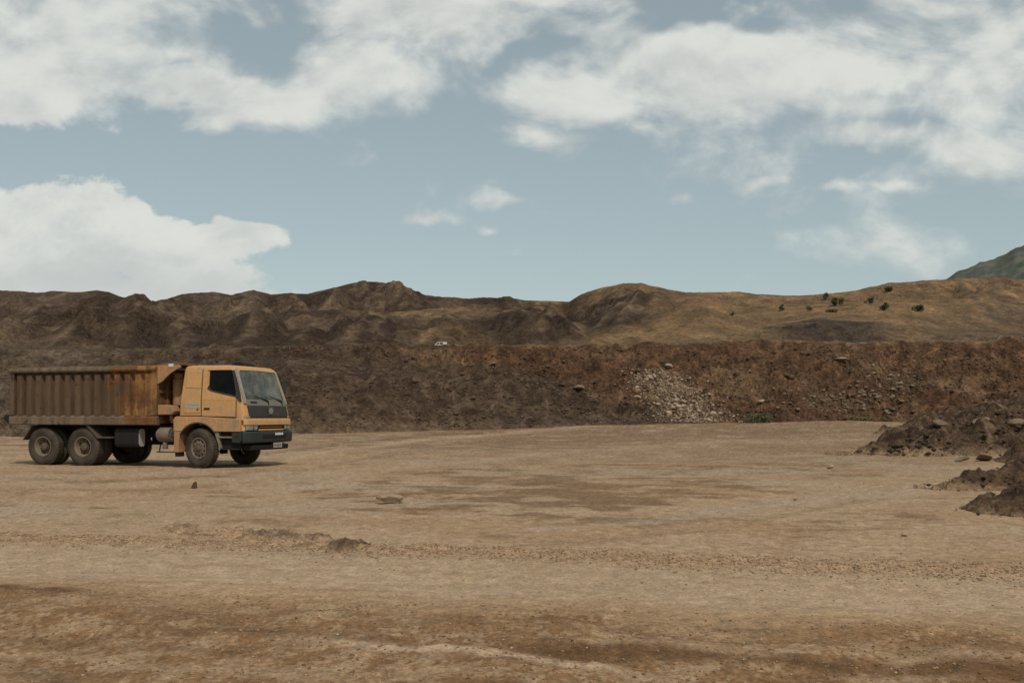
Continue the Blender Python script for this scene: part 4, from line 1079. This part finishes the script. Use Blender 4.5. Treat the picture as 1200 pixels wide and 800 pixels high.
# windscreen (curved pane) and black surround
def front_sheet(poly_fn, z0, z1, nz, ny, inset, thick):
    vs = []; fs = []
    for d in (0, thick):
        for i in range(nz + 1):
            z = z0 + (z1 - z0) * i / nz; h = poly_fn(z)
            for j in range(ny + 1):
                y = -h + 2 * h * j / ny; vs.append((front_x(y, z, inset + d), y, z))
    k = (nz + 1) * (ny + 1)
    for i in range(nz):
        for j in range(ny):
            a = i * (ny + 1) + j
            fs.append((a, a + 1, a + ny + 2, a + ny + 1)); fs.append((a + k, a + k + ny + 1, a + k + ny + 2, a + k + 1))
    for j in range(ny):
        fs.append((j, j + k, j + k + 1, j + 1)); a = nz * (ny + 1) + j; fs.append((a, a + 1, a + 1 + k, a + k))
    for i in range(nz):
        a = i * (ny + 1); fs.append((a, a + ny + 1, a + ny + 1 + k, a + k)); a += ny; fs.append((a, a + k, a + k + ny + 1, a + ny + 1))
    return MB().add(vs, fs)
front_sheet(lambda z: 1.035 - .055 * (z - 1.75) / .95, 1.745, 2.70, 10, 28, .018, .008).build('windscreen', M['windscreen'], cab)
# grey lower screen band and black front panel, slightly proud of the shell
front_sheet(lambda z: 1.035, 1.708, 1.875, 3, 28, -.012, .010).build('screen_sill', M['sill'], cab)
front_sheet(lambda z: 1.03, 1.385, 1.705, 5, 28, -.016, .016).build('front_panel', M['black_panel'], cab)
pf = cab
# emblem of upright bars on the front panel
em = MB()
for k in range(-2, 3):
    em.box(1.492, 1.512, k * .042 - .013, k * .042 + .013, 1.50 + .02 * (abs(k) == 2), 1.63 - .02 * (abs(k) == 2))
em.box(1.490, 1.508, -.12, .12, 1.478, 1.492); em.box(1.484, 1.502, -.12, .12, 1.638, 1.652)
em.build('emblem', M['grey_trim'], cab)
gr = MB()
for z in (1.78, 1.815): gr.add([(front_x(y, z_, -.022 if d == 0 else 0), y, z_) for d in (0, 1) for z_ in (z - .009, z + .009) for y in (-.86, -.56)], [(0, 1, 3, 2), (4, 6, 7, 5), (0, 4, 5, 1), (2, 3, 7, 6), (0, 2, 6, 4), (1, 5, 7, 3)])
gr.build('air_vent', M['dark_hole'], cab)
# pillars
for s in (-1, 1):
    pil = MB()
    for (ya, za), (yb_, zb_) in ((((1.10, 1.76)), (1.03, 2.70)),):
        pts_ = []
        for i in range(9):
            t_ = i / 8; z = za + (zb_ - za) * t_; y = s * (ya - (.03 if s > 0 else 0) + (yb_ - ya) * t_); pts_.append((front_x(y, z, -.002), y, z))
        pil.tube(pts_, [(.055 if s < 0 else .032) - .012 * i / 8 for i in range(9)], 8)
    pil.build('windscreen_pillar', M['grey_trim'], cab)
# wipers
for y0, y1 in ((-.62, .02), (.15, .80)):
    w = MB(); P_ = []
    for i in range(7):
        t_ = i / 6; y = y1 + (y0 - y1) * t_; z = 1.85 + .12 * t_ ** 1.2 ; P_.append((front_x(y, z, -.032), y, z))
    w.tube(P_, .015, 6)
    y = y1; w.tube([(front_x(y, 1.73, -.02), y, 1.73), (front_x(y - .03, 1.84, -.045), y - .03, 1.84), (front_x(y - .2, 1.885, -.045), y - .2, 1.885)], .014, 6)
    w.build('wiper', M['dark_hole'], cab)
# doors, windows, trims, mirrors
def sd(s, off): return lambda x, z: -s * 0 + s * (yside(z) - 1.2)
for s in (-1, 1):
    f_ = sd(s, 0)
    lo = [(.08, 1.425), (1.10, 1.425), (1.10, 1.85), (.08, 1.85)]
    a_, b_ = sorted((s * 1.197, s * 1.222))
    dr = MB().prism([(.08, 1.42), (1.14, 1.395), (1.14, 1.85), (.08, 1.85)], a_, b_, 'y')
    hi = [(.08, 1.851), (1.14, 1.851), (1.135, 1.93), (.74, 2.01), (.37, 2.09), (.255, 2.15), (.215, 2.24), (.215, 2.64), (.20, 2.69), (.08, 2.69)]
    dr.prism(hi, a_, b_, 'y', f_)
    dr.prism([(.215, 2.70), (.215, 2.672), (.97, 2.672), (1.02, 2.60), (1.05, 2.60), (1.0, 2.70)], a_, b_, 'y', f_)
    door = dr.build('door', M['yellow'], cab, .007)
    MB().prism([(.30, 1.99), (.30, 1.94), (.52, 1.90), (.52, 1.95)][::-1] if False else [(.16, 1.60), (.34, 1.60), (.34, 1.645), (.16, 1.645)], *sorted((s * 1.222, s * 1.245)), 'y').build('handle', M['dark_hole'], door, .008)
    MB().prism([(.24, 2.15), (.37, 2.09), (.74, 2.01), (1.135, 1.93), (1.24, 1.835), (1.30, 1.81), (1.245, 2.02), (1.155, 2.30), (1.025, 2.67), (.985, 2.652), (1.005, 2.60), (1.11, 2.20), (1.15, 1.985), (1.12, 1.965), (.75, 2.045), (.38, 2.125), (.30, 2.165), (.265, 2.24)], *sorted((s * 1.10, s * 1.2265)), 'y', f_).build('window_trim', M['dark_trim'], door)
    MB().prism([(x + (.012 if x < .6 else -.012) * -1, z + (.012 if z > 2.3 else -.012)) for x, z in WIN], *sorted((s * 1.165, s * 1.172)), 'y', f_).build('side_window', M['side_glass'], door)
    sm_ = MB(); y_ = lambda z: s * (yside(z) + .012)
    for pts_ in ([(.065, 1.405), (.065, 1.85), (.065, 2.3), (.065, 2.70)], [(.065, 1.405), (1.15, 1.38), (1.155, 1.84)], [(-.62, 1.425), (.05, 1.425)]):
        sm_.tube([(x, y_(z), z) for x, z in pts_], .011, 5)
    sm_.build('door_seam', M['dark_hole'], cab)
    # raised pressings behind the door
    MB().prism([(-.46, 2.20), (.02, 2.17), (.02, 2.66), (-.44, 2.68)], *sorted((s * 1.19, s * 1.212)), 'y', f_).build('side_panel', M['yellow'], cab, .012)
    MB().prism([(-.50, 1.50), (.02, 1.50), (.02, 1.85), (-.49, 1.85)], *sorted((s * 1.197, s * 1.213)), 'y').build('side_panel', M['yellow'], cab, .012)
MB().box(-.42, .02, -1.219, -1.2135, 1.645, 1.775).build('decal', M['plate'], cab)
dc = MB()
for k in range(7): dc.box(-.385 + k * .055, -.345 + k * .055, -1.2215, -1.2193, 1.70, 1.745)
dc.build('decal_print', M['grey_trim'], cab)
MB().lathe([(0, -.012), (.03, -.012), (.03, .01)], (-.05, -1.214, 1.60), 'y', 12).build('filler_cap', M['hub'], cab)
# far mirror on a bracket (the near one is missing on this lorry)
MB().prism(rrect(1.23, 1.47, 2.02, 2.46, .05), 1.06, 1.14, 'x').build('wing_mirror', M['dark_trim'], cab, .01)
MB().tube([(1.02, 1.06, 2.62), (1.05, 1.30, 2.56), (1.02, 1.31, 2.44)], .015, 6).build('mirror_arm', M['dark_trim'], cab)
MB().tube([(1.08, 1.12, 1.95), (1.06, 1.30, 1.98), (1.02, 1.31, 2.05)], .015, 6).build('mirror_arm', M['dark_trim'], cab)
# roof air scoop
MB().prism([(.36, 2.80), (.40, 2.87), (.55, 2.93), (.72, 2.925), (.82, 2.87), (.84, 2.79)], -.30, .30, 'y').build('roof_scoop', M['dark_hole'], cab, .02)
# cab inside
it = MB()
for y in (-.55, .55):
    it.prism([(-.25, 1.42), (.25, 1.42), (.27, 1.60), (-.10, 1.58), (-.22, 2.3), (-.36, 2.3)], y - .27, y + .27, 'y')
    it.box(-.34, -.22, y - .12, y + .12, 2.31, 2.52)
it.build('seat', M['interior'], cab, .03)
MB().prism([(.85, 1.40), (1.28, 1.40), (1.30, 1.76), (1.10, 1.80), (.92, 1.72)], -1.05, 1.05, 'y').build('dashboard', M['interior'], cab, .03)
sw = MB(); c0 = Vector((.72, -.55, 1.86)); nrm = Vector((-.75, 0, .65)).normalized(); a0 = Vector((0, 1, 0)); b0 = nrm.cross(a0)
sw.tube([c0 + (a0 * math.cos(i * math.pi / 10) + b0 * math.sin(i * math.pi / 10)) * .21 for i in range(21)], .016, 6).tube([c0, c0 - nrm * .35], .03, 6).tube([c0 - a0 * .2, c0 + a0 * .2], .012, 5)
sw.build('steering_wheel', M['interior'], cab)

# front corner fenders with the wheel arch cut out
def arch(cx, cz, r, a0, a1, n=16): return [(cx + r * math.cos(R(a0 + (a1 - a0) * i / n)), cz + r * math.sin(R(a0 + (a1 - a0) * i / n))) for i in range(n + 1)]
for s in (-1, 1):
    top = [(-.80, 1.00), (-.81, 1.33), (-.765, 1.39), (-.70, 1.41), (.2, 1.40), (1.16, 1.345), (1.30, 1.335), (1.30, .995)]
    ar = arch(-.03, .58, .665, 39, 141, 16)
    poly = top + ar + [(-.56, 1.00)]
    fe = MB().prism(poly, *sorted((s * 1.245, s * .86)), 'y').build('fender', M['yellow_mid'], T, .014)
    MB().prism(arch(-.03, .58, .672, 36, 150) + arch(-.03, .58, .645, 150, 36), *sorted((s * 1.252, s * .84)), 'y').build('arch_lip', M['hub'], fe)
    MB().prism([(-.80, .42), (-.80, .993), (-.565, .993), (-.63, .80), (-.655, .58), (-.64, .42)], *sorted((s * 1.235, s * .88)), 'y').build('rear_guard', M['yellow_dusty'], fe, .012)
    MB().prism([(-.78, .30), (-.78, .418), (-.66, .418), (-.66, .30)], *sorted((s * 1.2, s * .95)), 'y').build('splash_flap', M['dark_hole'], fe)
    # step well below the door
    st = MB().box(.62, 1.20, *sorted((s * .80, s * 1.10)), .55, .995)
    st.build('step_well', M['chassis'], T)
    MB().box(.60, 1.22, *sorted((s * 1.08, s * 1.225)), .82, .865).build('step', M['steel'], T, .008)
    MB().box(.64, 1.20, *sorted((s * 1.06, s * 1.205)), .50, .545).build('step', M['chassis'], T, .008)
    MB().prism([(.47, .99), (.60, .99), (.66, .52), (.60, .50), (.60, .62)], *sorted((s * 1.21, s * .95)), 'y').build('wheel_shield', M['steel'], T, .006)
MB().box(-.62, 1.2, -.8, .8, 1.22, 1.296).build('cab_floor', M['chassis'], T)

# front band, grille, lamps, bumper -- swept along the plan curve of the cab front
def sweep(prof, half, off=0.0, n=36, y0=None, y1=None, zref=1.40):
    """prof: closed list of (outward offset, z); swept round the nose from y0 to y1"""
    y0 = -half if y0 is None else y0; y1 = half if y1 is None else y1
    path = []
    for i in range(n + 1):
        t_ = i / n; y = y0 + (y1 - y0) * t_
        path.append(Vector((front_x(y, zref), y, 0)))
    vs = []; fs = []; k = len(prof)
    for i, p in enumerate(path):
        d = (path[min(i + 1, n)] - path[max(i - 1, 0)]).normalized(); nn = Vector((d.y, -d.x, 0))
        for o_, z in prof: vs.append((p.x + nn.x * (o_ + off), p.y + nn.y * (o_ + off), z))
    for i in range(n):
        for j in range(k): fs.append((i * k + j, i * k + (j + 1) % k, (i + 1) * k + (j + 1) % k, (i + 1) * k + j))
    fs.append(tuple(range(k))); fs.append(tuple(range(n * k + k - 1, n * k - 1, -1)))
    return MB().add(vs, fs)
sweep([(-.10, 1.30), (.0, 1.335), (.03, 1.345), (.06, 1.325), (.078, 1.19), (.075, 1.172), (-.10, 1.172)], 1.185).build('front_band', M['yellow'], T, .008)
sweep([(-.10, 1.345), (.0, 1.348), (.005, 1.384), (-.1, 1.384)], 1.17).build('panel_gap', M['dark_hole'], T)
# band below between the lamps: grille frame with slot
sweep([(-.08, 1.01), (.055, 1.01), (.072, 1.03), (.07, 1.058), (-.02, 1.062), (-.08, 1.062)], 0, 0, 20, -.66, .66).build('grille_bar', M['yellow'], T, .006)
sweep([(-.10, 1.064), (-.015, 1.064), (-.015, 1.170), (-.10, 1.170)], 0, 0, 20, -.66, .66).build('grille_slot', M['dark_hole'], T)
sweep([(-.06, 1.108), (.05, 1.108), (.055, 1.128), (-.06, 1.128)], 0, 0, 20, -.60, .60).build('grille_slat', M['yellow_dusty'], T)
for s in (-1, 1):
    a_, b_ = sorted((s * 1.15, s * .70))
    hl = sweep([(-.06, 1.025), (.045, 1.03), (.06, 1.10), (.056, 1.165), (-.06, 1.168)], 0, 0, 10, a_, b_).build('headlight', M['lamp'], T, .006)
    a2, b2 = sorted((s * .90, s * .88)); sweep([(.0, 1.03), (.063, 1.03), (.066, 1.10), (.062, 1.162), (.0, 1.162)], 0, 0, 2, a2, b2).build('lens_bar', M['dark_hole'], hl)
    a3, b3 = sorted((s * .70, s * .665)); sweep([(-.05, 1.02), (.066, 1.02), (.07, 1.169), (-.05, 1.169)], 0, 0, 2, a3, b3).build('lamp_surround', M['dark_hole'], hl)
    a4, b4 = sorted((s * 1.17, s * 1.0)); sweep([(-.03, 1.35), (.022, 1.352), (.024, 1.425), (-.03, 1.43)], 0, .0, 6, a4, b4).build('turn_signal', M['amber'], T, .005)
    sweep([(-.08, 1.012), (.03, 1.012), (.03, 1.170), (-.08, 1.170)], 0, 0, 6, *sorted((s * 1.198, s * 1.152))).build('corner_panel', M['yellow'], T, .005)
bp = sweep([(-.12, .71), (.06, .68), (.10, .71), (.11, .82), (.105, .97), (.07, 1.003), (-.12, 1.003)], 1.196).build('bumper', M['bumper'], T, .012)
sweep([(.02, .80), (.116, .80), (.116, .90), (.02, .90)], 0, 0, 14, -.52, .72).build('bumper_slot', M['dark_hole'], bp)
sweep([(-.25, .50), (.02, .48), (.045, .52), (.05, .615), (-.25, .64)], 0, 0, 20, -.95, 1.0).build('lower_valance', M['chassis'], T, .01)
for s in (-1, 1):
    MB().prism([(1.02, .70), (1.02, .992), (1.32, .992), (1.32, .74), (1.24, .68)], *sorted((s * 1.225, s * 1.05)), 'y').build('bumper_end', M['bumper'], bp, .02)
# white lettering on the bumper and the number plate below it
lt = MB()
fx_ = front_x(.35, 1.40) + .117
for k, (a_, b_) in enumerate(((.885, .955), (.89, .945), (.885, .95), (.89, .955), (.885, .945), (.89, .95), (.885, .955))):
    y = .10 + k * .062
    lt.box(fx_ + .002, fx_ + .008, y, y + .047, a_ + (.0), b_)
lt.build('bumper_lettering', M['lettering'], bp)
npx = front_x(.35, 1.4) + .05
pl = MB().box(npx + .02, npx + .03, .08, .54, .53, .67).build('number_plate', M['plate'], T, .003)
nb = MB()
for k in range(7): nb.box(npx + .0305, npx + .033, .115 + k * .057, .145 + k * .057, .565, .635)
nb.build('plate_digits', M['hub'], pl)
MB().tube([(npx, .0, .50), (npx + .02, .0, .70), (npx + .02, .62, .70), (npx, .62, .50)], .014, 6).build('plate_frame', M['chassis'], pl)

# ================================================================== DISTANT WHITE CAR
cy_ = 240.0; cx_ = U(514.5) * cy_; j = int(np.argmin(np.abs(U0 - U(514.5))))
i = int(np.argmin(np.abs(ye - cy_))); cz_ = float(EZ[i, j])
car = empty('car', (cx_, cy_, cz_), math.pi)      # nose to the left
tag(car, 'small white estate car parked far off on the terrace above the embankment', 'car')
def cw(z): return .82 - .14 * max(0, z - .85) / .65
bd = MB()
prof_ = [(-2.1, .32), (-2.12, .62), (-2.05, .92), (.95, .92), (1.7, .82), (2.08, .70), (2.12, .45), (2.05, .30)]
bd.prism(prof_, -.82, .82, 'y'); body_ = bd.build('body', M['white_paint'], car, .05)
roof_ = [(-2.0, .922), (-1.9, 1.46), (-1.7, 1.54), (.10, 1.55), (.35, 1.48), (1.05, .922)]
cbn = MB().prism(roof_, -.72, .72, 'y').build('cabin', M['white_paint'], car, .05)
for s in (-1, 1):
    for poly in ([(-.98, 1.0), (-.98, 1.42), (-.25, 1.43), (-.20, 1.0)], [(-.08, 1.0), (-.10, 1.43), (.18, 1.42), (.78, 1.0)]):
        MB().prism(poly, *sorted((s * .70, s * .728)), 'y').build('window', M['dark_hole'], car)
    for x in (-1.35, 1.35):
        w = MB().lathe([(.18, -.10), (.28, -.10), (.31, -.06), (.31, .06), (.28, .10), (.18, .10)], (0, 0, 0), 'y', 24).build('wheel', M['rubber'], car)
        w.location = (x, s * .74, .31)
        MB().lathe([(0, s * .09), (.17, s * .09), (.19, s * .06), (.19, -s * .06)], (0, 0, 0), 'y', 16).build('rim', M['rim'], w)
    MB().box(2.07, 2.13, *sorted((s * .45, s * .72)), .58, .70).build('headlight', M['lamp'], car)
    MB().box(-2.14, -2.09, *sorted((s * .6, s * .76)), .65, .9).build('tail_light', M['amber'], car)
MB().add([(.40, -.62, 1.44), (.40, .62, 1.44), (1.0, .66, .97), (1.0, -.66, .97)], [(0, 1, 2, 3)]).build('windscreen', M['dark_hole'], car)

# ================================================================== SKY
W = bpy.data.worlds.new('World'); S.world = W; W.use_nodes = True
nt = W.node_tree; nt.nodes.clear()
SUN_EL, SUN_AZ = R(52), math.atan2(.34, -.86)      # azimuth measured from +Y towards +X
sky = N(nt, 'ShaderNodeTexSky', sky_type='NISHITA'); sky.sun_disc = False
sky.sun_elevation = SUN_EL; sky.sun_rotation = SUN_AZ; sky.altitude = 900; sky.air_density = 1.0; sky.dust_density = 2.5; sky.ozone_density = 1.0

CLOUDS = [  # px, py, half-width, half-height, weight (negative = gap)
    (60, 45, 330, 105, 2.2), (-350, 20, 420, 150, 1.5), (270, 105, 240, 42, 1.7), (400, 80, 160, 60, 1.4), (500, 15, 190, 55, 1.5),
    (830, 75, 270, 85, 1.6), (1100, 60, 300, 105, 1.8), (690, 105, 140, 46, 1.6), (1080, 168, 200, 34, 1.1), (1500, 100, 400, 160, 1.3), (640, 8, 170, 24, 1.0),
    (640, 160, 75, 24, .8), (760, 140, 60, 26, .8),
    (50, 290, 120, 80, 2.0), (-150, 300, 260, 100, 2.2), (125, 272, 70, 54, 1.8), (180, 285, 75, 42, 1.7), (298, 286, 58, 30, 1.6), (230, 292, 80, 26, 1.5), (60, 335, 260, 42, 1.2),
    (490, 254, 38, 13, .75), (590, 238, 36, 9, .7), (578, 261, 22, 7, .5), (802, 228, 26, 8, .5), (892, 213, 45, 10, .7), (985, 231, 36, 11, .7), (1065, 224, 55, 10, .65),
    (1150, 292, 230, 38, .40), (1060, 205, 260, 40, .18), (830, 328, 110, 15, .40), (200, 345, 60, 12, .9),
    (600, -600, 1500, 420, .6),
    (262, 40, 135, 62, -1.45), (205, 88, 60, 26, -.9), (835, 22, 110, 24, -.9), (625, 62, 80, 16, -.8), (340, 20, 80, 30, -.7), (1040, 105, 110, 22, -.6)]
tc = N(nt, 'ShaderNodeTexCoord').outputs['Generated']
sp_ = N(nt, 'ShaderNodeSeparateXYZ'); L(nt, tc, sp_.inputs[0])
den = math_(nt, 'MAXIMUM', math_(nt, 'ABSOLUTE', sp_.outputs[1]), .12)
cu_ = N(nt, 'ShaderNodeCombineXYZ'); L(nt, math_(nt, 'DIVIDE', sp_.outputs[0], den), cu_.inputs[0]); L(nt, math_(nt, 'DIVIDE', sp_.outputs[2], den), cu_.inputs[1])
P0 = cu_.outputs[0]
def nfield(p):
    n1 = noise(nt, 7.5, 7, .58, mapping(nt, p, (.8, 1.2, 1)), .35)
    n2 = noise(nt, 26.0, 4, .6, mapping(nt, p, (.8, 1.1, 1)), .2)
    return math_(nt, 'ADD', math_(nt, 'MULTIPLY', math_(nt, 'SUBTRACT', n1, .5), 3.4), math_(nt, 'MULTIPLY', math_(nt, 'SUBTRACT', n2, .5), .8))
wn = N(nt, 'ShaderNodeTexNoise'); wn.inputs['Scale'].default_value = 9.0; wn.inputs['Detail'].default_value = 4; L(nt, P0, wn.inputs['Vector'])
sub = N(nt, 'ShaderNodeVectorMath', operation='SUBTRACT'); L(nt, wn.outputs['Color'], sub.inputs[0]); sub.inputs[1].default_value = (.5, .5, .5)
sc = N(nt, 'ShaderNodeVectorMath', operation='SCALE'); L(nt, sub.outputs[0], sc.inputs[0]); sc.inputs['Scale'].default_value = .085
ad = N(nt, 'ShaderNodeVectorMath', operation='ADD'); L(nt, P0, ad.inputs[0]); L(nt, sc.outputs[0], ad.inputs[1])
sx = N(nt, 'ShaderNodeSeparateXYZ'); L(nt, ad.outputs[0], sx.inputs[0])
field = None; gaps = None
for px, py, a, b, wgt in CLOUDS:
    ml = N(nt, 'ShaderNodeMapping', vector_type='TEXTURE'); ml.vector_type = 'POINT'
    L(nt, ad.outputs[0], ml.inputs[0]); ml.inputs['Scale'].default_value = (F / a, F / b, 0); ml.inputs['Location'].default_value = (-U(px) * F / a, -V(py) * F / b, 0)
    ln = N(nt, 'ShaderNodeVectorMath', operation='LENGTH'); L(nt, ml.outputs[0], ln.inputs[0])
    e = N(nt, 'ShaderNodeMath', operation='MULTIPLY_ADD'); L(nt, ln.outputs['Value'], e.inputs[0]); e.inputs[1].default_value = -abs(wgt); e.inputs[2].default_value = abs(wgt)
    if wgt > 0: field = e.outputs[0] if field is None else math_(nt, 'MAXIMUM', field, e.outputs[0])
    else: gaps = e.outputs[0] if gaps is None else math_(nt, 'MAXIMUM', gaps, e.outputs[0])
field = math_(nt, 'MINIMUM', math_(nt, 'MAXIMUM', field, -.95), 1.0)
field = math_(nt, 'SUBTRACT', field, math_(nt, 'MAXIMUM', gaps, 0.0))
ofs = N(nt, 'ShaderNodeVectorMath', operation='ADD'); L(nt, P0, ofs.inputs[0]); ofs.inputs[1].default_value = (.008, .022, 0)
na = nfield(P0); nb_ = nfield(ofs.outputs[0])
sv = N(nt, 'ShaderNodeSeparateXYZ'); L(nt, P0, sv.inputs[0])
soft = ramp(nt, math_(nt, 'ADD', math_(nt, 'MULTIPLY', sv.outputs[0], .35), sv.outputs[1]), .10, .22, .30, 1.05)
dn = math_(nt, 'ADD', field, na)
alpha = math_(nt, 'DIVIDE', math_(nt, 'ADD', dn, .06), soft, True)
alpha = ramp(nt, alpha, 0.0, 1.0)
lit = ramp(nt, math_(nt, 'SUBTRACT', na, nb_), -.75, .55)
base = ramp(nt, sv.outputs[1], V(345), V(275), .0, 1.0)          # flat grey undersides low over the horizon
lit = math_(nt, 'MULTIPLY', lit, math_(nt, 'ADD', math_(nt, 'MULTIPLY', base, .6), .4))
ccol_ = mixc(nt, lit, (5.5, 5.7, 5.6), (7.2, 7.4, 6.95))
hs = N(nt, 'ShaderNodeHueSaturation'); hs.inputs['Saturation'].default_value = .62; hs.inputs['Value'].default_value = 1.0; L(nt, sky.outputs[0], hs.inputs['Color'])
skyc = mixc(nt, 1.0, hs.outputs[0], (.95, 1.015, .885), 'MULTIPLY')
skyc = mixc(nt, .35, skyc, (3.70, 4.72, 5.05))
skyc = mixc(nt, 1.0, skyc, (1.075, 1.04, 1.03), 'MULTIPLY')
fin = mixc(nt, math_(nt, 'MULTIPLY', alpha, .96), skyc, ccol_)
bg = N(nt, 'ShaderNodeBackground'); bg.inputs['Strength'].default_value = .10; L(nt, fin, bg.inputs['Color'])
wo = N(nt, 'ShaderNodeOutputWorld'); L(nt, bg.outputs[0], wo.inputs[0])
W.cycles.sampling_method = 'MANUAL'; W.cycles.sample_map_resolution = 256

sun = bpy.data.lights.new('sun', 'SUN'); sun.energy = 2.3; sun.angle = R(2.0); sun.color = (1.0, .912, .845)
so = bpy.data.objects.new('sun', sun); COL.objects.link(so)
d = Vector((math.sin(SUN_AZ) * math.cos(SUN_EL), math.cos(SUN_AZ) * math.cos(SUN_EL), math.sin(SUN_EL)))
so.rotation_euler = (-d).to_track_quat('-Z', 'Y').to_euler(); so.location = (0, -20, 60)

# ================================================================== CAMERA, VIEW
cam = bpy.data.cameras.new('camera'); cam.lens = 35.0; cam.sensor_width = 36.0; cam.sensor_fit = 'HORIZONTAL'
cam.shift_y = (HZ - 400) / 1200.0; cam.clip_start = .1; cam.clip_end = 12000
co = bpy.data.objects.new('camera', cam); COL.objects.link(co); co.location = (0, 0, CZ); co.rotation_euler = (R(90), 0, 0)
S.camera = co
S.cycles.max_bounces = 5; S.cycles.diffuse_bounces = 2; S.cycles.glossy_bounces = 3; S.cycles.transparent_max_bounces = 8
S.view_settings.view_transform = 'Standard'; S.view_settings.look = 'None'; S.view_settings.exposure = 0; S.view_settings.gamma = 1
S.view_settings.use_curve_mapping = False
